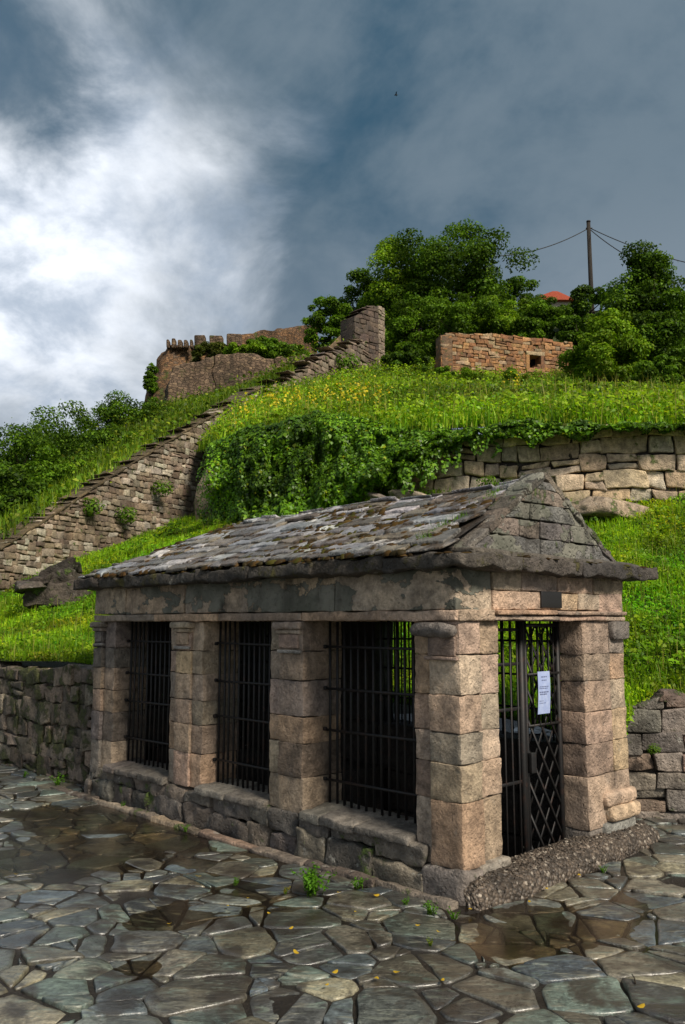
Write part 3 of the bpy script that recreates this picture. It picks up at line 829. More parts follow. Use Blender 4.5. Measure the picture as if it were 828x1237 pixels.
# grass growing along the gable verge
mb = MB()
n_ = 420; k_ = rng.uniform(0, 1, n_) ** 1.3
pos = np.array([roof_pt(0, .24 + abs(rng.normal(0, .07)) + .05 * math.sin(9 * a), .12 + .86 * a) + [0, 0, .015] for a in k_])
pos = pos[fbm(pos * 4, 3, 3) > -.08]
blades(mb, pos, rng.uniform(.02, .07, len(pos)), .006, np.array([(.09, .19, .02)]) * rng.uniform(.6, 1.3, (len(pos), 1)), .5)
leaves(mb, np.repeat(pos, 2, 0) + rng.normal(0, .018, (len(pos) * 2, 3)) * [1, 1, .4], rng.normal(0, .5, (len(pos) * 2, 3)) + [0, -.3, 1], rng.uniform(.014, .034, len(pos) * 2), np.array([(.10, .20, .02)]) * rng.uniform(.5, 1.2, (len(pos) * 2, 1)))
o = mb.build('verge_grass', M['grass'], rs); o['kind'] = 'stuff'

# iron window grilles
def grille(u0, u1, v, z0, z1, nb, rows, name='window_grille', lugs=True, rad=.0105):
    mb = MB()
    for i in range(nb):
        u = u0 + (u1 - u0) * (i + .5) / nb + rng.uniform(-.004, .004)
        tube(mb, [B(u, v, z0), B(u + rng.uniform(-.005, .005), v, (z0 + z1) / 2), B(u, v, z1)], rad, 7)
    for z in rows:
        bar(mb, B(u0 - .0, v - .012, z), B(u1 + .0, v - .012, z + rng.uniform(-.008, .008)), .008, .018)
        if lugs: blk(mb, bx(u1 - .02, u1 + .02, v - .035, v - .005, z - .014, z + .014), r=.008, amp=.004, n=2)
    return mb.build(name, M['iron'], pav)


grille(.40, 1.46, .24, .30, ZT + .01, 14, (.50, .86, 1.16, 1.47))
grille(1.88, 2.76, .17, .30, ZT + .01, 13, (.50, .86, 1.16, 1.47))
grille(3.28, 4.26, .19, .30, ZT + .01, 13, (.55, .90, 1.16, 1.47))
for u0, u1 in ((.20, 1.46), (1.88, 2.46), (3.28, 4.2)): grille(u0, u1, WID - .2, .70, ZT + .01, 13, (.95, 1.22, 1.5), lugs=False, rad=.008)

# gate: fixed bars, post, folding lattice leaf
GU = .205
mb = MB()
for v in np.linspace(.50, .91, 6): tube(mb, [B(GU, v, -.3), B(GU, v, ZT + .01)], .0075, 7)
for z in (.02, .55, 1.05, 1.36, 1.60): bar(mb, B(GU, .45, z), B(GU, .96, z), .010, .022)
gf = mb.build('gate_side_panel', M['iron'], pav)
gt = MB()
bar(gt, B(GU, .955, -.3), B(GU, .955, ZT), .045, .045)
bar(gt, B(GU, 1.005, -.3), B(GU, 1.005, ZT), .016, .03)
bar(gt, B(GU, 1.425, -.3), B(GU, 1.425, ZT), .03, .04)
for z in (-.12, 1.63): bar(gt, B(GU, .955, z), B(GU, 1.43, z), .018, .026)
gate = gt.build('gate', M['iron'], pav)
mb = MB()
v0_, v1_ = 1.01, 1.42; wv_ = v1_ - v0_
cell = wv_ / 3; hcell = .215
# crossing flat bars, each a polyline reflected at the stiles
nz = int(1.72 / hcell) + 1
for i in range(-3, nz + 1):
    for sgn in (1, -1):
        p0 = []; z = -.10 + i * hcell
        a = (v0_ if sgn > 0 else v1_, z); b = (v1_ if sgn > 0 else v0_, z + hcell * 3)
        # clip to the leaf height
        ta = max(0, (-.10 - a[1]) / (b[1] - a[1])); tb = min(1, (1.62 - a[1]) / (b[1] - a[1]))
        if tb - ta < .05: continue
        A_ = (a[0] + (b[0] - a[0]) * ta, a[1] + (b[1] - a[1]) * ta); B_ = (a[0] + (b[0] - a[0]) * tb, a[1] + (b[1] - a[1]) * tb)
        off = .006 * sgn
        bar(mb, B(GU + off, *A_), B(GU + off, *B_), .006, .017)
for k in (1, 2): bar(mb, B(GU - .016, v0_ + cell * k, .92), B(GU - .016, v0_ + cell * k, 1.62), .006, .016)
for k in (.5, 1.5, 2.5): bar(mb, B(GU - .016, v0_ + cell * k, .92), B(GU - .016, v0_ + cell * k, 1.62), .006, .010)
for z in (.92, 1.28): bar(mb, B(GU - .018, v0_, z), B(GU - .018, v1_, z), .006, .016)
mb.build('lattice', M['iron'], gate)
mb = MB(); blk(mb, bx(GU - .05, GU - .01, .99, 1.05, .60, .74), r=.006, amp=.0, n=2); mb.build('lock', M['iron'], gate)

# paper notice tied to the gate
pn = empty('paper_notice', B(GU - .04, 1.14, 1.2), 'white paper notice with printed lines tied to the black lattice gate', 'notice')
mb = MB(); k = 9
zsn = np.linspace(1.0, 1.30, k); vsn = np.linspace(1.085, 1.235, 5); pp = []
for z in zsn:
    for v in vsn: pp.append(B(GU - .045 - .012 * math.sin((z - .96) * 7) - .02 * (v - 1.16), v + .010 * (z - 1.15), z))
pp = np.array(pp); g = np.arange(k * 5).reshape(k, 5)
mb.add(pp, np.stack([g[:-1, :-1], g[1:, :-1], g[1:, 1:], g[:-1, 1:]], -1).reshape(-1, 4)); mb.build('sheet', M['paper'], pn)
mb = MB()
def on_sheet(v, z): return B(GU - .045 - .012 * math.sin((z - .96) * 7) - .02 * (v - 1.16) - .0015, v + .010 * (z - 1.15), z)
def dash(v0, v1, z, h): mb.add([on_sheet(v0, z), on_sheet(v1, z), on_sheet(v1, z + h), on_sheet(v0, z + h)], [[0, 1, 2, 3]])
for z, a, b, h in ((1.258, 1.125, 1.195, .007), (1.235, 1.13, 1.19, .006), (1.19, 1.10, 1.215, .005), (1.178, 1.10, 1.20, .005), (1.15, 1.10, 1.215, .008), (1.135, 1.105, 1.19, .008), (1.09, 1.10, 1.15, .004), (1.075, 1.10, 1.18, .004)):
    v_ = a
    while v_ < b: L_ = rng.uniform(.010, .028); dash(v_, min(b, v_ + L_), z, h); v_ += L_ + .006
mb.build('printed_lines', M['ink'], pn)
mb = MB(); blk(mb, bx(-.018, .01, .905, 1.165, 1.752, 1.868), r=.004, amp=.0, n=3); 
tag(mb.build('wall_plaque', M['plaque']), 'small dark metal plaque set above the gate lintel', 'plaque')

# thin stone kerb strip along the foot of the long side, pebble kerb before the gate
mb = MB(); u = -.02
while u < LEN + .15:
    b = u + rng.uniform(.25, .7)
    if True: blk(mb, bx(u, b + .004, -.17 + rng.uniform(-.015, .015), -.085 + rng.uniform(-.01, .01), -.06, .012 + rng.uniform(-.012, .012), .012), r=.012, amp=.016, n=5, col=pick(TAN) * rng.uniform(.5, 1.))
    u = b
tag(mb.build('stone_edging', M['plinth']), 'thin worn stone edging strip along the foot of the pavilion', 'edging')
kp = [G(578, 1096)[:2], G(640, 1080)[:2], B(-.18, 1.08, 0)[:2], B(-.19, 1.55, 0)[:2], B(-.17, 2.02, 0)[:2], B(-.11, 2.32, 0)[:2]]
kp = np.array(kp); s_ = np.concatenate([[0], np.cumsum(np.linalg.norm(np.diff(kp, axis=0), axis=1))]); ss = np.linspace(0, s_[-1], 70)
px_ = np.interp(ss, s_, kp[:, 0]); py_ = np.interp(ss, s_, kp[:, 1])
for _ in range(6): px_[1:-1] = (px_[:-2] + px_[1:-1] * 2 + px_[2:]) / 4; py_[1:-1] = (py_[:-2] + py_[1:-1] * 2 + py_[2:]) / 4
tg = np.stack([np.gradient(px_), np.gradient(py_)], -1); tg /= np.linalg.norm(tg, axis=1, keepdims=True); nn = np.stack([-tg[:, 1], tg[:, 0]], -1)
prof = [(-.005, -.12), (0., .0), (.012, .05), (.045, .095), (.10, .12), (.17, .128), (.27, .12), (.34, .06), (.36, -.1)]
vs_ = []
for i in range(70):
    e = min(1, .55 + ss[i] / .25) * min(1, .45 + (s_[-1] - ss[i]) / .2)
    for a, z in prof: vs_.append((px_[i] + nn[i, 0] * a, py_[i] + nn[i, 1] * a, z * e if z > 0 else z))
vs_ = np.array(vs_); dv = np.stack([fbm(vs_ * 7 + k * 5, 2, 3) for k in range(3)], -1) * .022 + np.stack([fbm(vs_ * 40 + k * 5, 2, 2) for k in range(3)], -1) * .016; vs_ = vs_ + dv
g = np.arange(70 * len(prof)).reshape(70, -1)
mb = MB(); mb.add(vs_, np.stack([g[:-1, :-1], g[1:, :-1], g[1:, 1:], g[:-1, 1:]], -1).reshape(-1, 4), poly=[g[0], g[-1][::-1]])
# pebbles bedded in it
for i in range(3400):
    j = rng.integers(1, 69); a = rng.uniform(.0, .34); zc = np.interp(a, [q[0] for q in prof[1:]], [q[1] for q in prof[1:]])
    e = min(1, .55 + ss[j] / .25) * min(1, .45 + (s_[-1] - ss[j]) / .2)
    p = np.array([px_[j] + nn[j, 0] * a, py_[j] + nn[j, 1] * a, zc * e + rng.uniform(-.004, .006)]) + [*(tg[j] * rng.uniform(-.012, .012)), 0]
    p = p + np.array([fbm(p[None] * 7 + k * 5, 2, 3)[0] for k in range(3)]) * .022
    s2 = rng.uniform(.0035, .0085)
    cushion(mb, p, np.array([-nn[j, 0] * (.8 if a < .1 else .1), -nn[j, 1] * (.8 if a < .1 else .1), 1.]), s2, s2 * .6, (1, 1, 1))
tag(mb.build('pebble_kerb', M['pebble']), 'curved kerb of pebbly concrete in front of the gate', 'kerb')

# ------------------------------------------------------------------ terraces and hillside
def masonry(mb, path, zb, zt, ch, ln, depth=.3, pal=TAN, r=.03, amp=.02, n=3, gap=.008, jit=.015, holes=(), warp=.03, front=None, mortar=(.10, .085, .065), bulge=.02, freq=5.):
    path = np.asarray(path, float); sl = np.concatenate([[0], np.cumsum(np.linalg.norm(np.diff(path, axis=0), axis=1))]); T = sl[-1]
    def xy(s): return np.array([np.interp(s, sl, path[:, 0]), np.interp(s, sl, path[:, 1])])
    def nor(s):
        a = xy(max(0, s - .2)); b = xy(min(T, s + .2)); d = (b - a) / np.linalg.norm(b - a); q = np.array([d[1], -d[0]])
        if q @ (xy(s) - np.zeros(2)) > 0: q = -q      # towards the court
        return q
    zlo = min(zb(s) for s in np.linspace(0, T, 30)); zhi = max(zt(s) for s in np.linspace(0, T, 30))
    def pt(s, z, d):
        s2 = s + warp * 2 * fbm(np.array([[s * .9, z * 1.1, 3.]]), 6, 2)[0]; z2 = z + warp * 3 * fbm(np.array([[s * .7, z * .8, 8.]]), 16, 2)[0]
        p = xy(np.clip(s2, 0, T)); q = nor(s); return np.array([p[0] + q[0] * -d, p[1] + q[1] * -d, z2])
    z = zlo
    while z < zhi:
        h = rng.uniform(*ch); s = -rng.uniform(0, ln[0])
        while s < T:
            L = rng.uniform(*ln) * (.8 + .4 * h / ch[1]); s0, s1 = max(0, s), min(T, s + L); s += L
            if s1 - s0 < .06: continue
            parts = [(z, z + h)] if rng.random() > .16 or h < ch[0] * 1.2 else [(z, z + h * .5), (z + h * .5, z + h)]
            for za, zb_ in parts:
                sc = (s0 + s1) / 2
                if zb_ < zb(sc) - .05: continue
                if any(a < sc < b and c < (za + zb_) / 2 < d for a, b, c, d in holes): continue
                t0, t1 = min(zb_, zt(s0) + rng.uniform(-.03, .03)), min(zb_, zt(s1) + rng.uniform(-.03, .03))
                if t0 - za < .03 and t1 - za < .03: continue
                t0 = max(t0, za + .02); t1 = max(t1, za + .02)
                o = rng.uniform(-1, 1) * bulge
                j = lambda: rng.uniform(-jit, jit)
                q = [pt(s0 + gap + j(), za + gap + j(), o), pt(s1 - gap + j(), za + gap + j(), o), pt(s0 + gap, za + gap, depth), pt(s1 - gap, za + gap, depth),
                     pt(s0 + gap + j(), t0 - gap + j(), o), pt(s1 - gap + j(), t1 - gap + j(), o), pt(s0 + gap, t0 - gap, depth), pt(s1 - gap, t1 - gap, depth)]
                e1 = q[1] - q[0]; e2 = q[2] - q[0]
                if e1[0] * e2[1] - e1[1] * e2[0] < 0: q = [q[k_] for k_ in (1, 0, 3, 2, 5, 4, 7, 6)]
                blk(mb, q, r=r, amp=amp, freq=freq, n=n, col=pick(pal, .2), seed=rng.integers(99))
        z += h
    k = max(2, int(T / .4)); ss_ = np.linspace(0, T, k)
    for a, b in zip(ss_[:-1], ss_[1:]):
        if any(h_[0] - .2 < (a + b) / 2 < h_[1] + .2 for h_ in holes): continue
        q = [pt(a, zb(a) - .2, .035 + bulge), pt(b, zb(b) - .2, .035 + bulge), pt(a, zb(a) - .2, depth), pt(b, zb(b) - .2, depth), pt(a, zt(a) - .04, .035 + bulge), pt(b, zt(b) - .04, .035 + bulge), pt(a, zt(a) - .04, depth), pt(b, zt(b) - .04, depth)]
        e1 = q[1] - q[0]; e2 = q[2] - q[0]
        if e1[0] * e2[1] - e1[1] * e2[0] < 0: q = [q[k_] for k_ in (1, 0, 3, 2, 5, 4, 7, 6)]
        blk(mb, q, r=.005, amp=0, n=1, col=mortar)
    return T


def tps(pts):
    p = np.array([(a[0], a[1]) for a in pts]); zv = np.array([a[2] for a in pts]); n = len(p)
    def phi(r2): return np.where(r2 > 0, r2 * np.log(np.maximum(r2, 1e-12)) * .5, 0)
    K = phi(((p[:, None] - p[None]) ** 2).sum(-1)) + np.eye(n) * .3
    A = np.zeros((n + 3, n + 3)); A[:n, :n] = K; A[:n, n] = 1; A[:n, n + 1:] = p; A[n, :n] = 1; A[n + 1:, :n] = p.T
    wt = np.linalg.solve(A, np.concatenate([zv, np.zeros(3)]))
    def f(x, y):
        q = np.stack([np.asarray(x, float), np.asarray(y, float)], -1); k = phi(((q[..., None, :] - p) ** 2).sum(-1))
        return k @ wt[:n] + wt[n] + q @ wt[n + 1:]
    return f


ctl = [P(770, 846, 7.9), P(828, 842, 7.9), P(930, 835, 7.9), P(828, 730, 10), P(740, 712, 10.3), P(700, 640, 13.6), P(828, 622, 13.4), P(950, 610, 13.2),
       P(0, 797, 11), P(105, 800, 9.2), P(-120, 790, 14), P(0, 722, 18), P(60, 718, 17.6), P(110, 690, 18.5), P(250, 628, 22), P(180, 655, 20), P(262, 642, 17.2), P(350, 630, 16), P(500, 602, 15.2),
       (-1.2, 10.6, .95), (.5, 9.0, .92), (2.0, 7.7, .92), (8, 7.9, 1.0)]
T1 = tps(ctl)
FRONT = np.array([(-9.5, 16.4), (-6.5, 13.2), (-4.2, 10.75), tuple(B(LEN + .02, .35, 0)[:2]), tuple(B(LEN - .1, WID - .08, 0)[:2]), tuple(B(2.2, WID - .06, 0)[:2]), tuple(B(.05, WID - .06, 0)[:2]), (2.6, 7.78), (4.5, 7.72), (9, 7.7)])
BACK = np.array([(-9.4, 17.0), (-7.6, 18.4), (-5.6, 21.5), (-4.3, 23.6), (-2.6, 19.), tuple(P(300, 640, 17.6)[:2]), tuple(P(400, 620, 16.6)[:2]), tuple(P(520, 600, 15.6)[:2]), tuple(P(700, 640, 14.4)[:2]), tuple(P(850, 620, 14.2)[:2]), (12, 14)])
def resample(p, n):
    s = np.concatenate([[0], np.cumsum(np.linalg.norm(np.diff(p, axis=0), axis=1))]); t_ = np.linspace(0, s[-1], n)
    return np.stack([np.interp(t_, s, p[:, 0]), np.interp(t_, s, p[:, 1])], -1)
nc, nr = 150, 60
a = resample(FRONT, nc); b = resample(BACK, nc); tt = np.linspace(0, 1, nr)[:, None, None]
XY = a[None] * (1 - tt) + b[None] * tt
Z1 = T1(XY[..., 0], XY[..., 1]) + .10 * fbm2(XY[..., 0] * .8, XY[..., 1] * .8, 12, 3)
def gridmesh(name, XYZ, mat):
    n0, n1 = XYZ.shape[:2]; g = np.arange(n0 * n1).reshape(n0, n1); mb = MB()
    mb.add(XYZ.reshape(-1, 3), np.stack([g[:-1, :-1], g[:-1, 1:], g[1:, 1:], g[1:, :-1]], -1).reshape(-1, 4)); return mb.build(name, mat)
LOW = np.concatenate([XY, Z1[..., None]], -1)
struct(gridmesh('lower_slope', LOW, M['turf']), 'grassy slope behind the pavilion', 'slope')


def loft(rows, nc_, nr_, amp, seed, fr=.25):
    rows = [np.array(r) for r in rows]; Rr = []
    for r in rows:
        u = np.linspace(0, 1, len(r)); x = np.linspace(0, 1, nc_); Rr.append(np.stack([np.interp(x, u, r[:, k]) for k in range(3)], -1))
    Rr = np.array(Rr); u = np.linspace(0, 1, len(rows)); x = np.linspace(0, 1, nr_); out = np.empty((nr_, nc_, 3))
    i = np.minimum((x * (len(rows) - 1)).astype(int), len(rows) - 2); f = x * (len(rows) - 1) - i
    out = Rr[i] * (1 - f)[:, None, None] + Rr[i + 1] * f[:, None, None]
    # soften the facets along the slope
    for _ in range(2): out[1:-1] = (out[:-2] + 2 * out[1:-1] + out[2:]) / 4
    out[..., 2] += amp * fbm2(out[..., 0] * fr, out[..., 1] * fr, seed, 4); return out


px8 = [P(*q) for q in []]
UP = loft([
    [P(236, 545, 24.5), P(300, 528, 18.2), P(400, 524, 16.6), P(500, 530, 15.5), P(600, 520, 14.75), P(700, 516, 14.5), P(828, 521, 14.2), P(1000, 525, 14.2), P(1300, 540, 15)],
    [P(270, 500, 26.3), P(340, 490, 25), P(420, 482, 23), P(500, 481, 22), P(600, 479, 22), P(700, 481, 21), P(828, 485, 20), P(1000, 488, 20), P(1300, 490, 20)],
    [P(300, 482, 28.3), P(365, 466, 30), P(430, 460, 30), P(500, 460, 30), P(600, 466, 30), P(700, 472, 29), P(828, 472, 28), P(1000, 470, 28), P(1300, 470, 28)],
    [P(345, 462, 32.5), P(400, 446, 36), P(465, 442, 38), P(530, 444, 40), P(600, 440, 40), P(700, 436, 40), P(828, 420, 40), P(1000, 420, 40), P(1300, 430, 40)],
    [P(420, 420, 42), P(440, 415, 50), P(480, 405, 55), P(540, 392, 58), P(620, 378, 58), P(700, 372, 58), P(828, 380, 58), P(1000, 390, 58), P(1300, 410, 58)],
    [P(420, 440, 75), P(440, 440, 80), P(480, 430, 90), P(540, 420, 95), P(620, 410, 95), P(700, 410, 95), P(828, 420, 95), P(1000, 430, 95), P(1300, 450, 95)],
], 110, 90, .35, 3)
struct(gridmesh('upper_terrace', UP, M['turf']), 'meadow terrace rising above the big retaining wall', 'terrace')
LEFT = loft([
    [P(-170, 716, 15.6), P(0, 672, 18.5), P(130, 588, 21.7), P(250, 518, 25.1), P(305, 486, 27.4), P(400, 440, 32.5), P(450, 435, 36)],
    [P(-170, 700, 20), P(-20, 655, 23), P(120, 575, 26), P(235, 508, 30), P(290, 482, 33), P(390, 440, 38), P(450, 430, 42)],
    [P(-170, 660, 32), P(-40, 620, 34), P(100, 548, 38), P(200, 497, 45), P(280, 480, 52), P(390, 445, 54), P(450, 430, 56)],
    [P(-200, 650, 52), P(-60, 610, 54), P(90, 545, 58), P(178, 500, 64), P(280, 474, 64), P(400, 430, 70), P(450, 420, 74)],
    [P(-200, 690, 80), P(-60, 650, 80), P(60, 590, 82), P(150, 540, 84), P(280, 480, 84), P(400, 430, 88), P(450, 420, 90)],
], 90, 70, .5, 8)
struct(gridmesh('fortress_hill', LEFT, M['turf']), 'green hillside below the fortress', 'hill')

# --- walls
# left low mossy wall in line with the pavilion
mb = MB(); p0 = B(LEN + .02, .10, 0)[:2]; p1 = np.array([-4.25, 10.7]); p2 = np.array([-7.5, 14.2])
masonry(mb, [p0, p1, p2], lambda s: -.15, lambda s: 1.14 + .05 * math.sin(s * 2.1) + .02 * s, (.13, .24), (.14, .38), .35, [(.20, .165, .125), (.16, .13, .10), (.25, .205, .155), (.13, .105, .08)], r=.012, amp=.03, n=6, gap=.006, jit=.03, warp=.06, mortar=(.13, .11, .085), bulge=.012)
wl = mb.build('mossy_wall', M['mosswall']); tag(wl, 'low damp mossy rubble wall joining the far end of the pavilion', 'wall')
mb = MB()
masonry(mb, [(2.42, 7.66), (3.2, 7.58), (6.5, 7.5)], lambda s: -.15, lambda s: (.93 if s < .28 else 1.03) - .02 * s, (.13, .20), (.18, .40), .32, [(.20, .175, .15), (.16, .14, .12), (.24, .21, .17), (.20, .14, .11)], r=.014, amp=.022, n=5, gap=.005, jit=.014, warp=.03, mortar=(.05, .042, .034))
tag(mb.build('stone_wall', M['plinth']), 'low grey stone wall beside the right end of the pavilion', 'wall')

# great retaining wall of large blocks
bw = [P(462, 600, 15.95)[:2], P(560, 600, 15.1)[:2], P(690, 600, 14.5)[:2], P(830, 600, 14.25)[:2], P(980, 600, 14.3)[:2]]
bwz = lambda s: np.interp(s, [0, .9, 2.2, 3.6, 5.6, 8], [P(470, 535, 15.7)[2], P(520, 530, 15.3)[2], P(600, 519, 14.7)[2], P(700, 514, 14.5)[2], P(828, 519, 14.25)[2], P(980, 525, 14.3)[2]])
bwb = lambda s: np.interp(s, [0, 2, 3.5, 5.6, 8], [3.7, 3.3, 2.9, 3.2, 3.3])
mb = MB()
masonry(mb, bw, bwb, bwz, (.16, .33), (.20, .66), .6, [(.50, .39, .265), (.55, .445, .32), (.43, .335, .225), (.47, .39, .29), (.54, .41, .265), (.38, .30, .22)], r=.022, amp=.035, n=6, gap=.008, jit=.035, warp=.09, mortar=(.03, .024, .018), bulge=.035, freq=4)
tag(mb.build('retaining_wall', M['bigwall']), 'great retaining wall of large pale blocks under the meadow', 'wall')

# long wall climbing to the fortress
cl = [P(-170, 700, 15.4), P(0, 665, 18.2), P(60, 627, 19.7), P(130, 580, 21.4), P(190, 543, 23.), P(250, 508, 24.8), P(300, 477, 27.), P(318, 468, 28)]
sl = np.concatenate([[0], np.cumsum([np.linalg.norm((b - a)[:2]) for a, b in zip(cl[:-1], cl[1:])])])
clt = lambda s: float(np.interp(s, sl, [q[2] for q in cl]))
bl = [P(-170, 725, 15.4), P(0, 726, 18.2), P(60, 720, 19.7), P(130, 688, 21.4), P(190, 660, 23.), P(250, 632, 24.8), P(300, 560, 27), P(318, 540, 28)]
clb = lambda s: float(np.interp(s, sl, [q[2] for q in bl]))
mb = MB()
masonry(mb, [q[:2] for q in cl], lambda s: clb(s) - .3, clt, (.11, .20), (.12, .36), .55, [(.23, .18, .125), (.19, .145, .10), (.27, .215, .155), (.16, .125, .09), (.22, .185, .14), (.38, .34, .265), (.135, .10, .07)], r=.018, amp=.03, n=3, gap=.004, jit=.022, warp=.025, mortar=(.15, .115, .08), bulge=.022)
wd = mb.build('climbing_wall', M['diagwall']); tag(wd, 'long stone wall climbing the hillside towards the fortress', 'wall')
mb = MB()
for a, b in zip(cl[:-1], cl[1:]):
    k = max(1, int(np.linalg.norm(b - a) / .35))
    for i in range(k):
        p = a + (b - a) * i / k; q = a + (b - a) * (i + 1) / k; d = (q - p)[:2]; d /= np.linalg.norm(d); n_ = np.array([d[1], -d[0], 0]); hh_ = rng.uniform(.05, .075)
        q8 = np.array([p + n_ * .02, q + n_ * .02, p - n_ * .6, q - n_ * .6, p + n_ * .02 + [0, 0, hh_], q + n_ * .02 + [0, 0, hh_], p - n_ * .6 + [0, 0, hh_], q - n_ * .6 + [0, 0, hh_]])
        blk(mb, q8, r=.02, amp=.03, n=2, col=np.array([.10, .075, .04]) * rng.uniform(.6, 1.2))
mb.build('coping', M['slab'], wd)

# upper broken wall with the tower stub
ucl = [P(306, 484, 27.5), P(345, 460, 29.), P(388, 431, 31.), P(412, 423, 32.3), P(432, 416, 33.5), P(447, 414, 34.3)]
usl = np.concatenate([[0], np.cumsum([np.linalg.norm((b - a)[:2]) for a, b in zip(ucl[:-1], ucl[1:])])])
ub = [P(306, 500, 27.5), P(345, 480, 29.), P(388, 468, 31.), P(412, 462, 32.3), P(432, 460, 33.5), P(447, 456, 34.3)]
mb = MB()
masonry(mb, [q[:2] for q in ucl], lambda s: float(np.interp(s, usl, [q[2] for q in ub])) - .4, lambda s: float(np.interp(s, usl, [q[2] for q in ucl])) + .10 * math.sin(s * 6), (.14, .26), (.18, .5), .6, [(.21, .16, .115), (.17, .13, .095), (.25, .20, .15), (.14, .11, .085)], r=.03, amp=.035, n=2, gap=.01, jit=.03, warp=.1, mortar=(.08, .062, .045), bulge=.04)
tag(mb.build('broken_wall', M['diagwall']), 'broken upper stretch of wall stepping up to the ruined pier', 'wall')


def prism(mb, outline, D, thick, n=10, amp=.08, col=(1, 1, 1), lean=0., Db=None):
    """a solid masonry body: the outline at its own distance, given real thickness away from the court"""
    for (a, b, c, d) in outline:
        Pn = []
        for (q, Dq) in ((a, D[0]), (b, D[1]), (d, D[0]), (c, D[1])): Pn.append(P(*q, Dq))
        f = np.array(Pn); e = f[1] - f[0]; nn_ = np.array([-e[1], e[0], 0]); nn_ /= np.linalg.norm(nn_)
        if nn_[1] < 0: nn_ = -nn_
        back = f + nn_ * thick
        q8 = np.array([f[0], f[1], back[0], back[1], f[2], f[3], back[2], back[3]])
        blk(mb, q8, r=.06, amp=amp, freq=1.6, n=n, col=col)


mb = MB()   # tower stub: a tall pier with a sloping broken flank
mb2 = MB()
a0 = P(429, 460, 34.2); a1 = P(466, 456, 35.4)
am = P(458, 457, 35.1)
masonry(mb, [a0[:2], am[:2]], lambda s: P(440, 462, 34)[2], lambda s: float(np.interp(s, [0, 1.0], [P(430, 381, 34.2)[2], P(458, 371, 35.1)[2]])), (.14, .26), (.2, .5), .9, [(.085, .062, .048), (.11, .08, .06), (.07, .052, .042)], r=.02, amp=.03, n=2, gap=.004, jit=.03, warp=.02, mortar=(.06, .045, .035))
masonry(mb, [am[:2], a1[:2] + [0, .1]], lambda s: P(440, 462, 34)[2], lambda s: P(465, 369, 35.2)[2], (.14, .26), (.28, .4), .9, [(.25, .20, .15), (.21, .165, .12), (.29, .23, .17)], r=.02, amp=.03, n=2, gap=.004, jit=.02, warp=.02, mortar=(.1, .08, .06))
prism(mb, [((392, 432), (430, 430), (430, 388), (394, 421))], (34.8, 34.9), .7, 6, .1, (.19, .13, .07))
tag(mb.build('ruined_pier', M['diagwall']), 'tall dark ruined pier with a sloping flank at the wall head', 'ruin')

# fortress: crenellated bastion, long back wall, dark front rampart
mb = MB()
A = P(203, 414, 68); Bq = P(297, 408, 72); Cq = P(380, 396, 80)
def wallseg(mb, top, bot, thick, n=12, amp=.25, col=(1, 1, 1)):
    f = [bot[0], bot[1]], [top[0], top[1]]; e = (bot[1] - bot[0]); nn_ = np.array([-e[1], e[0], 0]); nn_ /= np.linalg.norm(nn_)
    if nn_[1] < 0: nn_ = -nn_
    q8 = np.array([bot[0], bot[1], bot[0] + nn_ * thick, bot[1] + nn_ * thick, top[0], top[1], top[0] + nn_ * thick, top[1] + nn_ * thick])
    blk(mb, q8, r=.12, amp=amp, freq=.9, n=n, col=col)
wallseg(mb, (P(205, 419, 68), P(294, 416, 72)), (P(180, 502, 65), P(294, 495, 71)), 1.6)
wallseg(mb, (P(205, 418, 80), P(204.5, 418, 68.2)), (P(168, 504, 80), P(180, 504, 65)), 1.6)
wallseg(mb, (P(292, 404, 74), P(385, 391, 82)), (P(292, 480, 74), P(385, 470, 82)), 1.5)
ft = mb.build('fortress', M['fort']); tag(ft, 'ruined hilltop fortress with battlements and a battered corner bastion', 'fortress')
def merlon(x0, x1, y0, y1, D, th=.8):
    mb = MB(); y0 += rng.uniform(-.3, 2.2); x1 -= rng.uniform(0, .9); wallseg(mb, (P(x0, y0, D), P(x1, y0 + .3, D)), (P(x0 - .2, y1 + 3, D), P(x1 + .2, y1 + 3, D)), th, 3, .05, (1, 1, 1)); mb.build('merlon', M['fortdark'], ft)
for x0, x1 in ((201, 205.5), (207.5, 213), (215, 220), (222, 227), (229, 233)): merlon(x0, x1, 408, 417, 67.5)
merlon(234.5, 248, 403, 417, 68.5); merlon(253, 270, 404, 416, 69.5); merlon(274, 292, 402.5, 415, 70.5)
mb = MB()
rt = [(214, 441, 57), (235, 434, 57.5), (262, 430, 58), (290, 428, 58.5), (330, 431, 59.5), (385, 431, 61)]; rb = [(196, 502, 55.5), (224, 500, 56), (258, 496, 57), (290, 492, 57.5), (330, 478, 59), (385, 460, 60.5)]
for i in range(5): wallseg(mb, (P(*rt[i]), P(*rt[i + 1])), (P(*rb[i]), P(*rb[i + 1])), 1.4, 8, .3)
tag(mb.build('rampart', M['fortdark']), 'dark brown leaning rampart in front of the fortress battlements', 'rampart')

# ochre ruin with a small window
mb = MB(); r0 = P(533, 452, 31.5); r1 = P(694, 452, 33)
T = np.linalg.norm((r1 - r0)[:2]); zt_ = lambda s: float(np.interp(s, [0, .4, T * .45, T * .75, T], [P(533, 405, 31.5)[2], P(545, 403, 31.6)[2], P(610, 404, 32.2)[2], P(650, 409, 32.6)[2], P(694, 415, 33)[2]]))
w0 = (638 - 533) / 161 * T; w1 = (653 - 533) / 161 * T
OCH = [(.30, .15, .06), (.36, .20, .09), (.26, .125, .055), (.33, .235, .14), (.21, .11, .055)]
masonry(mb, [r0[:2], r1[:2]], lambda s: r0[2] - .5, zt_, (.12, .2), (.14, .42), .5, OCH, r=.012, amp=.03, n=3, gap=.004, jit=.02, warp=.05, holes=[(w0, w1, P(640, 446, 32.6)[2], P(640, 429, 32.6)[2])], mortar=(.16, .10, .055), bulge=.025)
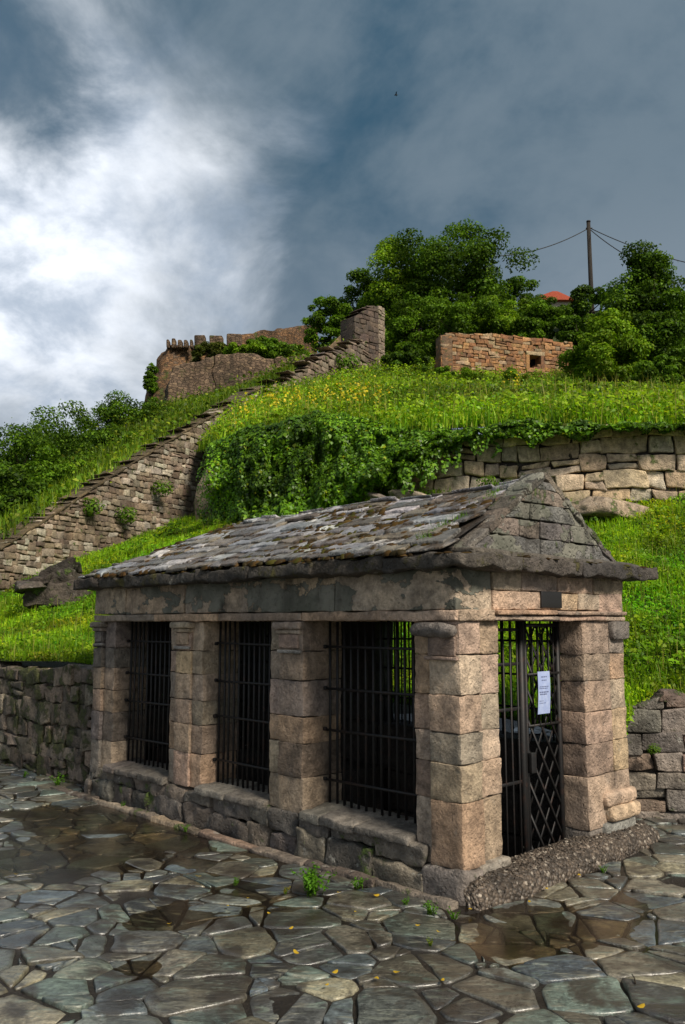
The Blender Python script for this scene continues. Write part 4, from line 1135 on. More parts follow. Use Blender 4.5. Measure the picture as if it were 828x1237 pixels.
masonry(mb, [r0[:2] + [-.05, 1.8], r0[:2] + [.0, .0]], lambda s: r0[2] - .5, lambda s: P(533, 405, 31.5)[2] - .4 * (1.8 - s), (.12, .2), (.16, .42), .45, OCH, r=.025, amp=.03, n=2, gap=.008, jit=.02, warp=.05, mortar=(.16, .10, .055))
def rp(s, z, d): q_ = r0 + (r1 - r0) * (s / T); n_ = np.array([-(r1 - r0)[1], (r1 - r0)[0], 0]) / T; n_ = n_ if n_[1] > 0 else -n_; p_ = q_ + n_ * d; return np.array([p_[0], p_[1], z])
zw0, zw1 = P(640, 446, 32.6)[2], P(640, 429, 32.6)[2]
for s0_, s1_, za_, zb__ in ((w0 - .12, w1 + .16, zw1 - .03, zw1 + .12), (w0 - .14, w0 + .02, zw0 - .05, zw1 - .03), (w1 - .02, w1 + .14, zw0 - .05, zw1 - .03), (w0 - .12, w1 + .14, zw0 - .15, zw0)):
    blk(mb, [rp(s, z, d) for z in (za_, zb__) for d in (-.03, .45) for s in (s0_, s1_)], r=.012, amp=.012, n=4, col=pick(OCH))
ru = mb.build('ruined_house', M['ruin']); tag(ru, 'roofless ochre stone ruin with one small dark window', 'ruin')
mb = MB()  # dark sheets behind the window opening, coloured as the shade inside
q = [P(636, 450, 33.2), P(656, 450, 33.3), P(636, 425, 33.2), P(656, 425, 33.3)]
mb.add([q[0], q[1], q[3], q[2]], [[0, 1, 2, 3]], col=(.012, .010, .009)); mb.add(np.array([q[0], q[1], q[3], q[2]]) + [0, .2, 0], [[3, 2, 1, 0]], col=(.01, .01, .01)); mb.build('window', M['ruin'], ru)

# boulders
def ico(n=4):
    import bmesh
    bm = bmesh.new(); bmesh.ops.create_icosphere(bm, subdivisions=n, radius=1); v = np.array([q.co[:] for q in bm.verts]); f = np.array([[q.index for q in fa.verts] for fa in bm.faces]); bm.free(); return v, f
IV, IF = ico(4)
def boulder(name, c, rad, label, seed, col=(.22, .19, .155), ang_=.0, rough=.5, cut=None, cat='rock'):
    v = IV.copy(); d = 1 + rough * fbm(v * 1.3 + seed, 21, 4); v = v * d[:, None]
    # knock flat facets
    rg_ = np.random.default_rng(seed)
    for _ in range(9):
        n_ = nrm(rg_.normal(0, 1, 3)); h = rg_.uniform(.40, .75); e = v @ n_; v = v - np.maximum(e - h, 0)[:, None] * n_ * .9
    v = v + np.stack([fbm(v * 6 + k * 3, 9, 3) for k in range(3)], -1) * .12
    v = v * np.array(rad); ca, sa = math.cos(ang_), math.sin(ang_); v = np.stack([v[:, 0] * ca - v[:, 2] * sa, v[:, 1], v[:, 0] * sa + v[:, 2] * ca], -1)
    mb = MB(); mb.add(v + c, None, IF, col=col); o = mb.build(name, M['rock']); tag(o, label, cat); return o
boulder('boulder', P(738, 618, 14.0), (.85, .55, .33), 'broad flat boulder at the foot of the great retaining wall', 3, (.30, .235, .17))
boulder('boulder', P(500, 609, 15.0), (.6, .4, .20), 'pale slab of rock below the ivy, left of the big blocks', 5, (.27, .22, .165), -.2)
boulder('boulder', P(455, 609, 15.3), (.5, .4, .18), 'grey slanting rock lying in grass under the ivy', 8, (.17, .145, .125), -.35)
boulder('boulder', P(250, 594, 21.), (.42, .4, .85), 'upright brown rock between climbing wall and ivy', 11, (.23, .17, .125))
mb = MB(); fc = P(64, 711, 15.4) - [0, 0, .08]
def lump(x0, x1, y0, y1, z0, z1, tl, cl_):
    q = np.array([[x, y, z + tl * (x - x0)] for z in (z0, z1) for y in (y0, y1) for x in (x0, x1)]) + rng.uniform(-.05, .05, (8, 3)); blk(mb, q * .82 + fc, r=.03, amp=.07, freq=5, n=9, col=np.array(cl_) * .6, seed=rng.integers(99))
lump(-.45, .62, -.4, .5, -.3, .16, .05, (.11, .09, .072)); lump(-.62, .1, -.45, .4, .02, .22, .22, (.075, .06, .048)); lump(.0, .55, -.35, .4, .08, .42, .16, (.10, .082, .065)); lump(-.2, .5, -.3, .45, .28, .50, .28, (.06, .048, .038)); lump(.35, .75, -.3, .3, -.2, .22, -.2, (.14, .115, .09))
tag(mb.build('fallen_masonry', M['rock']), 'dark angular heap of fallen masonry on the left grass slope', 'rock')
boulder('fallen_masonry', P(38, 708, 15.2), (.42, .4, .16), 'small flat dark stone beside the fallen masonry', 16, (.085, .07, .058), .1, rough=.9)
boulder('boulder', P(803, 840, 7.72), (.17, .15, .075), 'loose dark stone lying on the low right wall', 19, (.14, .10, .08))

# ------------------------------------------------------------------ vegetation
def sample(XYZ, n, wfun=None):
    a = XYZ[:-1, :-1]; b = XYZ[1:, :-1]; c = XYZ[:-1, 1:]; d = XYZ[1:, 1:]
    ar = np.linalg.norm(np.cross(b - a, c - a), axis=-1)
    if wfun is not None: ar = ar * wfun((a + d) / 2)
    pr_ = (ar / ar.sum()).ravel(); i = rng.choice(pr_.size, n, p=pr_); r, cc = np.unravel_index(i, ar.shape)
    s, t_ = rng.random((2, n, 1)); return a[r, cc] * (1 - s) * (1 - t_) + b[r, cc] * s * (1 - t_) + c[r, cc] * (1 - s) * t_ + d[r, cc] * s * t_


def patch(pos, f, seed, lo=.55, hi=1.35): return np.clip(1 + fbm(pos * f, seed, 4) * 2.4, lo, hi)[:, None]


def inview(q, m=1.25):
    x = q[..., 0] / np.maximum(q[..., 1], .1); return (np.abs(x) < .40 * m + 2. / np.maximum(q[..., 1], 2.)).astype(float)


GR = np.array([(.21, .37, .008), (.17, .33, .008), (.26, .40, .012), (.12, .25, .010)])
def pal(P_, n): return P_[rng.integers(len(P_), size=n)]

mb = MB()
p = sample(LOW, 120000, lambda q: inview(q) / np.maximum(q[..., 1], 5) ** 1.6 * 100)
sz = rng.uniform(.022, .05, len(p)) * (.75 + p[:, 1] / 25); hgt = rng.random(len(p)) ** 1.4 * .10 * np.clip(1 + 2.5 * fbm(p * 1.7, 33, 3), .2, 2)
c = pal(GR, len(p)) * rng.uniform(.6, 1.25, (len(p), 1)) * patch(p, .9, 51, .4, 1.5)
c = c * np.stack([np.clip(1 + 2.2 * fbm(p * 1.4, 97, 3), .6, 1.7), np.ones(len(p)), np.ones(len(p))], -1)
leaves(mb, p + np.stack([rng.normal(0, .02, len(p)), rng.normal(0, .02, len(p)), hgt + .01], -1), rng.normal(0, .55, (len(p), 3)) + [0, -.35, 1.], sz, c)
p = sample(LOW, 78000, lambda q: inview(q) / np.maximum(q[..., 1], 5) ** 1.6 * 100)
c = pal(GR, len(p)) * rng.uniform(.6, 1.3, (len(p), 1)) * patch(p, .9, 51, .4, 1.5)
blades(mb, p, rng.uniform(.06, .20, len(p)) * np.clip(1 + 2.5 * fbm(p * 1.7, 33, 3), .4, 2), .007 + p[:, 1] * .0004, c, .6)
p = sample(LOW, 2600, lambda q: inview(q) / np.maximum(q[..., 1], 5) ** 1.6 * 100); p = p[fbm(p * 1.1, 41, 3) > -.04]
hz_ = rng.uniform(.04, .16, len(p)); cc_ = pal(np.array([(.16, .32, .010), (.10, .22, .012), (.24, .36, .014), (.08, .17, .012)]), len(p)) * rng.uniform(.7, 1.2, (len(p), 1))
pp_ = np.repeat(p, 11, 0) + rng.normal(0, .05, (len(p) * 11, 3)) * [1, 1, .3]; pp_[:, 2] += np.repeat(hz_, 11)
leaves(mb, pp_, rng.normal(0, .5, (len(pp_), 3)) + [0, -.35, 1.], rng.uniform(.035, .075, len(pp_)), np.repeat(cc_, 11, 0) * rng.uniform(.8, 1.2, (len(pp_), 1)), .7)
p = sample(LOW, 2500, lambda q: inview(q) / np.maximum(q[..., 1], 5) ** 1.6 * 100); blades(mb, p, rng.uniform(.2, .42, len(p)), .006, np.array([(.30, .30, .06)]) * rng.uniform(.5, 1.2, (len(p), 1)), .4)
tag(mb.build('slope_grass', M['grass']), 'short bright green grass and clover covering the slope behind the pavilion', 'grass', kind='stuff')

mb = MB()
def upw(q): return inview(q) * (q[..., 1] < 42) / np.maximum(q[..., 1], 10) ** 1.2 * 100
p = sample(UP, 80000, upw)
MD = np.array([(.14, .29, .010), (.18, .34, .012), (.22, .34, .014), (.095, .21, .010), (.25, .31, .02)])
c = pal(MD, len(p)) * rng.uniform(.55, 1.25, (len(p), 1)) * patch(p, .45, 60, .4, 1.7)
hh = rng.uniform(.14, .52, len(p)) * np.clip(1 + 1.8 * fbm(p * .5, 61, 3), .45, 1.4) * np.interp(p[:, 1], [20, 30], [.72, .45])
blades(mb, p - [0, 0, .03], hh, .012 + p[:, 1] * .0009, c, .35)
p = sample(UP, 70000, upw); c = pal(MD, len(p)) * rng.uniform(.5, 1.2, (len(p), 1)) * patch(p, .45, 60, .4, 1.7)
leaves(mb, p + np.stack([rng.normal(0, .05, len(p)), rng.normal(0, .05, len(p)), rng.random(len(p)) * .4], -1), rng.normal(0, .6, (len(p), 3)) + [0, -.4, .8], rng.uniform(.05, .12, len(p)), c)
p = sample(UP, 1500, upw); p = p[fbm(p * .35, 43, 3) > .0]
for h_, cs_ in ((1., (.26, .40, .014)), (.6, (.12, .24, .010))):
    pp_ = np.repeat(p, 16, 0) + rng.normal(0, .13, (len(p) * 16, 3)) * [1, 1, .6]; pp_[:, 2] += np.repeat(rng.uniform(.12, .5, len(p)), 16) * h_
    leaves(mb, pp_, rng.normal(0, .5, (len(pp_), 3)) + [0, -.4, .8], rng.uniform(.05, .12, len(pp_)), np.array(cs_) * np.repeat(rng.uniform(.6, 1.3, (len(p), 1)), 16, 0) * rng.uniform(.75, 1.25, (len(pp_), 1)), .6)
p = sample(UP, 2500, upw); blades(mb, p, rng.uniform(.4, .8, len(p)) * np.interp(p[:, 1], [20, 30], [1, .6]), .016, np.array([(.36, .36, .08)]) * rng.uniform(.5, 1.1, (len(p), 1)), .3)
tag(mb.build('meadow_grass', M['grass']), 'tall yellow green meadow grass above the retaining wall', 'grass', kind='stuff')
mb = MB()
p = sample(UP, 2600, lambda q: upw(q) * (q[..., 1] < 25)); k = (fbm(p * [.45, .45, 0], 71, 3) + .35 * np.exp(-((p[:, 1] - 19) / 4.) ** 2) - .03 + np.interp(p[:, 0] / p[:, 1], [-.12, .05, .25], [.05, .03, -.12])) > .46; p = p[k]
p = np.repeat(p, 4, 0) + rng.normal(0, .07, (len(p) * 4, 3)) * [.4, .4, 2.2]; p[:, 2] += rng.uniform(.28, .6, len(p))
leaves(mb, p, rng.normal(0, .7, (len(p), 3)) + [0, -.7, .6], rng.uniform(.035, .085, len(p)), np.array([(.66, .52, .02), (.60, .50, .03), (.70, .58, .06)])[rng.integers(3, size=len(p))] * rng.uniform(.6, 1.1, (len(p), 1)), .8)
tag(mb.build('yellow_wildflowers', M['petal']), 'yellow wildflowers scattered through the meadow grass', 'flowers', kind='stuff')
mb = MB()
def lw(q): return inview(q, 1.15) / np.maximum(q[..., 1], 10) ** 1.0 * (q[..., 1] < 68)
p = sample(LEFT, 60000, lw); c = pal(np.array([(.11, .21, .010), (.14, .24, .012), (.20, .26, .016), (.08, .15, .010)]), len(p)) * rng.uniform(.55, 1.2, (len(p), 1)) * patch(p, .4, 80, .45, 1.5)
blades(mb, p - [0, 0, .04], rng.uniform(.25, .75, len(p)), .02 + p[:, 1] * .0010, c, .4)
p = sample(LEFT, 36000, lw); c = pal(np.array([(.09, .18, .010), (.14, .22, .012), (.20, .25, .016), (.07, .13, .010)]), len(p)) * rng.uniform(.5, 1.2, (len(p), 1)) * patch(p, .4, 80, .45, 1.5)
leaves(mb, p + np.stack([rng.normal(0, .1, len(p)), rng.normal(0, .1, len(p)), rng.random(len(p)) ** 1.5 * np.clip(.5 + 3 * fbm(p * .5, 90, 3), .15, 1.3)], -1), rng.normal(0, .6, (len(p), 3)) + [0, -.4, .8], rng.uniform(.09, .2, len(p)), c)
tag(mb.build('hillside_grass', M['grass']), 'rough grass and low weeds on the hillside below the fortress', 'grass', kind='stuff')

# ivy: a deep curtain of leaves over the wall
ivt = empty('ivy_curtain', P(370, 640, 16.4), 'thick dark green ivy curtain hanging over the retaining wall', 'ivy')
xs = np.array([236, 250, 290, 340, 390, 440, 500, 540, 580, 640, 700., 770, 860])
top = np.array([578, 546, 526, 516, 511, 513, 520, 517, 514, 509, 511., 511, 514]); bot = np.array([612, 642, 645, 640, 630, 608, 566, 545, 530, 532, 522., 517, 519]); Dw = np.array([19.0, 18.2, 17.4, 16.9, 16.5, 16.2, 15.7, 15.2, 14.9, 14.5, 14.4, 14.25, 14.2])
def ivy_pt(x, f, out):
    tp = np.interp(x, xs, top) + 9 * fbm2(x * .03, x * 0 + 4., 15, 4) * 2; bt = np.interp(x, xs, bot) + 14 * fbm2(x * .045, x * 0 + 1., 25, 3) * 2
    y = tp * (1 - f) + bt * f; D = np.interp(x, xs, Dw)
    bul = np.sin(np.pi * np.clip(f * .62 + .02, 0, 1)) * np.interp(x, [236, 262, 320, 460, 540, 700], [.05, .35, .95, .7, .2, .12])
    dr = (fbm2(x * .024, f * 2.2 + x * .008, 14, 3) * 1.8 + fbm2(x * .07, f * 5.5, 17, 3) * .9) * np.interp(x, [480, 580], [1, .25])
    D = D - bul - dr * np.clip(f * 5, .2, 1) * .95 - out - .03 + .6 * np.clip(-f, 0, 1) * 4
    return np.array([P(a, b, c_) for a, b, c_ in zip(x, y, D)])
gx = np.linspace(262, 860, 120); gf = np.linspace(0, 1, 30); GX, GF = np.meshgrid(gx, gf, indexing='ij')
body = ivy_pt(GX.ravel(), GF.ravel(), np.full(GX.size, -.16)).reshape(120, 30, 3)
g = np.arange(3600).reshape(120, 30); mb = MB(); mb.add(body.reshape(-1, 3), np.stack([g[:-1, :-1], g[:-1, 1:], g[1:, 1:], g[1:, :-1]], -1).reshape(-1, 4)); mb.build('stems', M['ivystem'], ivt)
N = 125000; x = rng.uniform(237, 860, N); f = rng.random(N) * 1.12 - .09
wk = np.interp(x, xs, bot - top); k = rng.random(N) < (wk / 130) * .85 + .12; k &= rng.random(len(k)) < np.interp(x, [237, 250, 285], [.12, .4, 1.]); x = x[k]; f = f[k]; N = len(x)
fr = fbm2(x * .06, f * 0 + x * .02, 19, 3) ; f = f * (1 + .35 * fr * np.interp(x, [480, 560], [.25, 1.]))
out = rng.normal(0, .05, N); pos = ivy_pt(x, f, out)
e = 1.5; pa_ = ivy_pt(x + e, f, out); pb_ = ivy_pt(x, f + .02, out); nv = nrm(np.cross(pb_ - pos, pa_ - pos)); nv = np.where(nv[:, 1:2] > 0, -nv, nv)
IVY = np.array([(.07, .17, .007), (.095, .215, .008), (.14, .27, .010), (.052, .12, .008)])
c = pal(IVY, N) * rng.uniform(.55, 1.35, (N, 1)) * patch(pos, 1.1, 95, .45, 1.6) * np.where(rng.random((N, 1)) < .03, [[1.9, 1.1, .8]], [[1., 1., 1.]])
leaves(mb2 := MB(), pos, nv * 1.1 + rng.normal(0, .42, (N, 3)) + [0, -.1, .35], rng.uniform(.035, .10, N) * np.clip(1 + 1.5 * fbm(pos * .9, 7, 2), .7, 1.4), c, .85, .12, droop=(0, 0, -1.))
for i in range(52):
    x0 = rng.uniform(255, 600); L_ = rng.uniform(.12, .45); kk_ = int(L_ * 90); c0_ = ivy_pt(np.array([x0]), np.array([rng.uniform(.85, 1.)]), np.array([.05]))[0]; tq = rng.random(kk_)
    ps_ = c0_ + np.stack([np.sin(tq * 4 + i) * .05, rng.normal(0, .03, kk_), -tq * L_], -1) + rng.normal(0, .025, (kk_, 3))
    leaves(mb2, ps_, rng.normal(0, .4, (kk_, 3)) + [0, -1, .3], rng.uniform(.04, .085, kk_), pal(IVY, kk_) * rng.uniform(.6, 1.4, (kk_, 1)), .85, .12, droop=(0, 0, -1.))
mb2.build('leaves', M['ivy'], ivt)

CROWN = {'deep': np.array([(.045, .10, .007), (.065, .13, .008), (.09, .16, .010), (.034, .078, .008)]),
         'mid': np.array([(.065, .135, .008), (.085, .165, .010), (.11, .19, .012), (.05, .11, .008)]),
         'light': np.array([(.11, .21, .010), (.14, .24, .012), (.09, .18, .010), (.16, .24, .016)]),
         'olive': np.array([(.09, .115, .016), (.11, .12, .02), (.07, .10, .014), (.06, .085, .014)])}


def tree(name, px, ybase, ytop, wpx, D, kind, label, cat='tree', group=None, nclump=26, lsz=.2, nl=6500, shape=1., low=.18, trunkr=None, seed=None, spiky=0., stemname=None):
    rg_ = np.random.default_rng(seed if seed is not None else int(px * 7 + ytop))
    base = P(px, ybase, D); top = P(px, ytop, D); Hh = top[2] - base[2]; Rw = wpx / 2 * D / F * 1.12
    o = empty(name, base, label, cat, group)
    cc = base + [0, 0, Hh * (low + (1 - low) / 2)]; rad = np.array([Rw, Rw * .85, Hh * (1 - low) / 2])
    cl_ = []; tries = 0
    nclump = int(nclump * 2.6)
    while len(cl_) < nclump and tries < 4000:
        tries += 1; d = rg_.normal(0, 1, 3); d /= np.linalg.norm(d); r_ = rg_.random() ** .38
        d2 = d * r_ * (.92 + .30 * fbm(d[None] * 1.7 + base * .1, 3, 2)[0] * 2)
        if shape != 1.: d2[:2] *= np.interp(d2[2], [-1, .8], [1.15, shape])
        cl_.append(cc + d2 * rad)
    cl_ = np.array(cl_); rc = np.mean(rad) * rg_.uniform(.14, .29, len(cl_))
    tb = MB(); tr_ = trunkr or max(.04, Hh * .022)
    path = [base - [0, 0, .2]]; 
    for k in range(1, 6): path.append(base + [rg_.normal(0, .03) * Hh * k / 5, rg_.normal(0, .03) * Hh * k / 5, Hh * .72 * k / 5])
    path = np.array(path); tube(tb, path, np.linspace(tr_ * 1.3, tr_ * .35, 6), 8)
    for ci in range(min(len(cl_), 14)):
        s = path[rg_.integers(2, 5)]; e_ = cl_[ci]; m_ = (s + e_) / 2 + [0, 0, -.05 * Hh * rg_.random()] + rg_.normal(0, .03, 3) * Hh
        tube(tb, [s, m_, e_], [tr_ * .4, tr_ * .25, tr_ * .08], 5)
    tb.build(stemname or 'trunk', M['bark'], o)
    # leaves
    nl = int(nl * 2.6); wgt = rc ** 2; idx = rg_.choice(len(cl_), nl, p=wgt / wgt.sum()); d = nrm(rg_.normal(0, 1, (nl, 3))); d[:, 2] = np.abs(d[:, 2]) * np.where(rg_.random(nl) < .3, -1, 1)
    rr_ = rg_.random(nl) ** .33 * (1 + .35 * fbm(d * 2.3 + cl_[idx], 5, 3)); sq = np.array([1.15, 1.15, .78])
    pos = cl_[idx] + d * rr_[:, None] * rc[idx][:, None] * sq
    if spiky:
        ns = int(nl * .05); si = rg_.choice(nl, ns); pos[si] += nrm(d[si] + [0, 0, .5]) * (rg_.random((ns, 1)) ** 1.5) * spiky * .45 * rc[idx[si]][:, None]
    nv = d * .8 + rg_.normal(0, .5, (nl, 3)) + [0, 0, .45]
    cb = rg_.uniform(.6, 1.5, len(cl_)); pal_ = CROWN[kind]
    c = pal_[rg_.integers(len(pal_), size=nl)] * cb[idx][:, None] * rg_.uniform(.65, 1.3, (nl, 1))
    cm = MB(); leaves(cm, pos, nv, rg_.uniform(.55, 1.25, nl) * lsz * .74, c, .6, .15, droop=(0, 0, -.25))
    cm.build('crown' if cat == 'tree' else 'foliage', M['leaf'], o)
    return o


HT = 'trees on the hilltop behind the ruin'; LT = 'trees on the left hillside'; HB = 'bushes between the ruin and hilltop trees'
tree('broadleaf_tree', 556, 452, 266, 160, 43, 'deep', 'tallest broad dark tree on the hilltop behind the ochre ruin', group=HT, nclump=40, nl=15000, lsz=.24, spiky=.9, low=.05)
tree('broadleaf_tree', 478, 460, 288, 104, 44, 'light', 'lighter upright tree left of the tallest hilltop tree', group=HT, nclump=26, nl=9000, lsz=.22, spiky=1.0, shape=.55, low=.05)
tree('broadleaf_tree', 438, 450, 322, 60, 46, 'mid', 'yellow green tree rising behind the ruined pier', group=HT, nclump=14, nl=5000, lsz=.2, spiky=.9, low=.05)
tree('broadleaf_tree', 612, 440, 322, 70, 45, 'deep', 'dark tree on the right shoulder of the tallest hilltop tree', group=HT, nclump=16, nl=5000, lsz=.22, spiky=.9, low=.05)
tree('broadleaf_tree', 785, 478, 301, 120, 29, 'deep', 'big dark rounded tree right of the utility pole', group=HT, nclump=40, nl=15000, lsz=.17, spiky=.9, shape=.6, low=.05)
tree('broadleaf_tree', 708, 440, 338, 62, 48, 'deep', 'dark low tree around the foot of the utility pole', group=HT, nclump=16, nl=5000, lsz=.22, spiky=.8, low=.1)
tree('broadleaf_tree', 850, 470, 340, 110, 36, 'deep', 'dark tree at the right edge beyond the big rounded tree', group=HT, nclump=18, nl=6000, lsz=.2, spiky=.8, low=.05)
tree('bush', 400, 432, 354, 58, 39, 'mid', 'dark bush standing before the fortress back wall beside the pier', 'bush', nclump=16, nl=5000, lsz=.17, spiky=.9, low=.0)
for i, (px, yb, yt, wd_, D, kd, lb) in enumerate([
    (508, 452, 350, 80, 38, 'mid', 'large bush right beside the ruined pier'),
    (560, 436, 352, 80, 37, 'mid', 'bush directly above the left end of the ochre ruin'),
    (606, 430, 358, 80, 38, 'light', 'paler bush above the middle of the ochre ruin'),
    (655, 440, 366, 78, 37, 'mid', 'bush above the small window of the ochre ruin'),
    (492, 470, 415, 60, 34, 'deep', 'low dark bush between the pier and the ochre ruin'),
    (700, 448, 378, 60, 36, 'deep', 'dark bush at the right end of the ochre ruin'),
    (652, 410, 349, 52, 52, 'deep', 'small dark bush below the red roof')]):
    tree('bush', px, yb, yt, wd_, D, kd, lb, 'bush', HB, nclump=18, nl=5000, lsz=.17, spiky=.8, low=.0)
tree('young_tree', 738, 482, 378, 104, 26, 'light', 'young light green tree in front of the big dark rounded tree', nclump=26, nl=9000, lsz=.14, spiky=1.1, shape=.55, low=.05)
tree('bush', 810, 482, 428, 80, 24, 'mid', 'low clipped looking bush at the right edge of the meadow', 'bush', nclump=20, nl=6000, lsz=.12, spiky=.5, low=.0)
tree('bush', 483, 500, 472, 74, 21, 'mid', 'low leafy bush in the meadow above the ivy', 'bush', nclump=16, nl=3500, lsz=.10, spiky=.5, low=.0)
for px, yb, yt, wd_, D, kd, lb in [
    (-30, 700, 556, 140, 26, 'deep', 'darkest tree at the left edge of the hillside'),
    (22, 680, 500, 150, 30, 'deep', 'tall dark tree on the left hillside nearest the frame edge'),
    (92, 640, 486, 134, 35, 'mid', 'rounded green tree in the middle of the left hillside'),
    (155, 580, 480, 104, 42, 'deep', 'dark tree just below the fortress corner'),
    (72, 650, 548, 130, 28, 'mid', 'broad green tree close above the climbing wall'),
    (10, 690, 572, 120, 24, 'deep', 'small dark tree behind the lower end of the climbing wall'),
    (128, 610, 516, 116, 34, 'deep', 'dark round tree right of the middle hillside tree'),
    (56, 660, 514, 130, 33, 'deep', 'dark green tree left of the middle hillside tree')]:
    tree('broadleaf_tree', px, yb, yt, wd_, D, kd, lb, group=LT, nclump=30, nl=9000, lsz=.17, spiky=.9, low=.0)
for px, yb, yt, wd_, D, kd, lb in [
    (130, 580, 540, 74, 32, 'mid', 'spreading bush below the middle hillside tree'), (188, 532, 490, 60, 40, 'deep', 'dark bush at the foot of the fortress corner'),
    (215, 520, 488, 46, 42, 'olive', 'olive bush at the base of the dark rampart'), (178, 566, 520, 60, 32, 'mid', 'green bush midway along the climbing wall'),
    (110, 600, 556, 60, 28, 'light', 'pale yellow green bush along the climbing wall top'), (40, 655, 610, 70, 24, 'light', 'pale bush above the lower climbing wall')]:
    tree('bush', px, yb, yt, wd_, D, kd, lb, 'bush', 'bushes on the left hillside', nclump=16, nl=4000, lsz=.12, spiky=.7, low=.0)
for px, yb, yt, wd_, D, kd, lb in [(566, 474, 446, 60, 27, 'light', 'lime green shrub in front of the left half of the ochre ruin'), (618, 478, 448, 52, 26, 'light', 'lime green shrub in front of the ruin below its small window'), (668, 480, 452, 50, 25, 'mid', 'shrub beside the young light green tree'), (530, 470, 442, 40, 29, 'mid', 'shrub at the left corner of the ochre ruin')]:
    tree('shrub', px, yb, yt, wd_, D, kd, lb, 'shrub', 'shrubs in the meadow before the ruin', nclump=12, nl=2200, lsz=.09, spiky=.8, low=.0)
for px, yb, yt, wd_, D, kd, lb in [(258, 441, 415, 62, 64, 'olive', 'brownish olive bush on the fortress wall below the merlons'), (318, 438, 402, 40, 70, 'deep', 'dark green bush against the fortress back wall'),
                                  (345, 440, 417, 70, 62, 'mid', 'green bush on top of the dark rampart'), (300, 434, 418, 60, 62, 'light', 'low grassy bush along the top of the dark rampart')]:
    tree('bush', px, yb, yt, wd_, D, kd, lb, 'bush', 'bushes on the fortress', nclump=16, nl=3500, lsz=.24, spiky=.7, low=.0)
tree('creeper', 182, 505, 430, 14, 66, 'mid', 'green creeper hanging on the battered corner of the fortress', 'creeper', nclump=12, nl=1500, lsz=.25, low=.0)
# small growth on the walls and at the gully left of the ivy
for px, py, D, s_, lb in [(110, 612, 20.7, .3, 'small green tuft growing out of the climbing wall'), (196, 590, 22.8, .3, 'fern tuft high on the climbing wall'), (152, 622, 21.7, .3, 'dark weed tuft in the middle of the climbing wall'),
                          (420, 438, 32, .5, 'weed clump growing on the broken upper wall'), (655, 580, 14.3, .14, 'little fern in a joint of the great retaining wall'), (590, 585, 14.6, .2, 'brown mossy tuft low on the great retaining wall'),
                          (180, 672, 18.5, .45, 'leafy weed clump at the foot of the climbing wall'), (215, 650, 19.5, .5, 'bramble clump between the climbing wall and ivy'), (790, 905, 7.52, .06, 'small fern in the low grey wall'), (20, 840, 10.9, .10, 'small fern growing on the mossy wall')]:
    mb = MB(); c = P(px, py, D); n_ = 260; d = nrm(rng.normal(0, 1, (n_, 3))); pos = c + d * s_ * rng.random((n_, 1)) ** .4 * [1.1, .6, .8]
    leaves(mb, pos, d + [0, -.5, .5], s_ * rng.uniform(.18, .34, n_), pal(CROWN['mid'], n_) * rng.uniform(.7, 1.3, (n_, 1)), .6, droop=(0, 0, -.5)); tag(mb.build('wall_weed', M['leaf']), lb, 'weed', 'weeds growing on walls')

# weeds at the foot of the pavilion
def weed(px, py, h, nst, lb, kind='fern', colr=(.075, .19, .012), D=None):
    c = G(px, py, .0) if D is None else P(px, py, D); mb = MB()
    for i in range(nst):
        az = rng.uniform(0, 6.28); ln_ = h * rng.uniform(.55, 1.1); sp = rng.uniform(.15, .75)
        k = 7; tt_ = np.linspace(0, 1, k); st = c + np.stack([np.cos(az) * sp * ln_ * tt_ ** 1.3, np.sin(az) * sp * ln_ * tt_ ** 1.3, ln_ * (tt_ - .35 * sp * tt_ ** 2)], -1) + np.array([rng.normal(0, h * .12), rng.normal(0, h * .12), -.01])
        tube(mb, st, np.linspace(.0022, .0008, k), 4, col=(.06, .12, .012))
        m_ = 9; tq = rng.uniform(.2, 1, m_); pos = np.stack([np.interp(tq, tt_, st[:, j]) for j in range(3)], -1) + rng.normal(0, h * .04, (m_, 3))
        leaves(mb, pos, rng.normal(0, .4, (m_, 3)) + [0, -.3, 1], h * rng.uniform(.12, .24, m_), np.array(colr) * rng.uniform(.6, 1.4, (m_, 1)), .5)
    tag(mb.build('weed', M['leaf']), lb, 'weed', 'weeds along the foot of the pavilion')
weed(375, 1080, .18, 30, 'tallest feathery weed growing by the pavilion plinth')
weed(432, 1072, .09, 12, 'low weed beside the plinth under the third window')
weed(520, 1103, .08, 18, 'spreading weed left of the corner pillar base')
weed(548, 1108, .06, 12, 'small weed at the very corner of the pavilion')
weed(490, 1092, .06, 10, 'little weed just left of the spreading corner weed')
weed(225, 1003, .07, 9, 'small weed on the stone edging under the second pillar')
weed(285, 1068, .06, 8, 'tiny weed among the wet stones left of the tall feathery weed')
weed(150, 975, .07, 8, 'small weed on the edging near the far pillar')
weed(70, 948, .13, 14, 'broad leafed weed at the foot of the mossy wall', colr=(.10, .24, .015))
weed(30, 938, .08, 10, 'low weed at the mossy wall near the left frame edge')
weed(728, 1053, .06, 10, 'small weed in front of the pebble kerb')
weed(735, 1008, .07, 10, 'weed in the corner between pillar base and pebble kerb')
weed(520, 1140, .045, 8, 'patch of weed with yellow leaves between the corner flagstones', colr=(.16, .20, .015))
weed(345, 1078, .05, 10, 'yellowing weed beside the tallest feathery weed', colr=(.20, .17, .012))

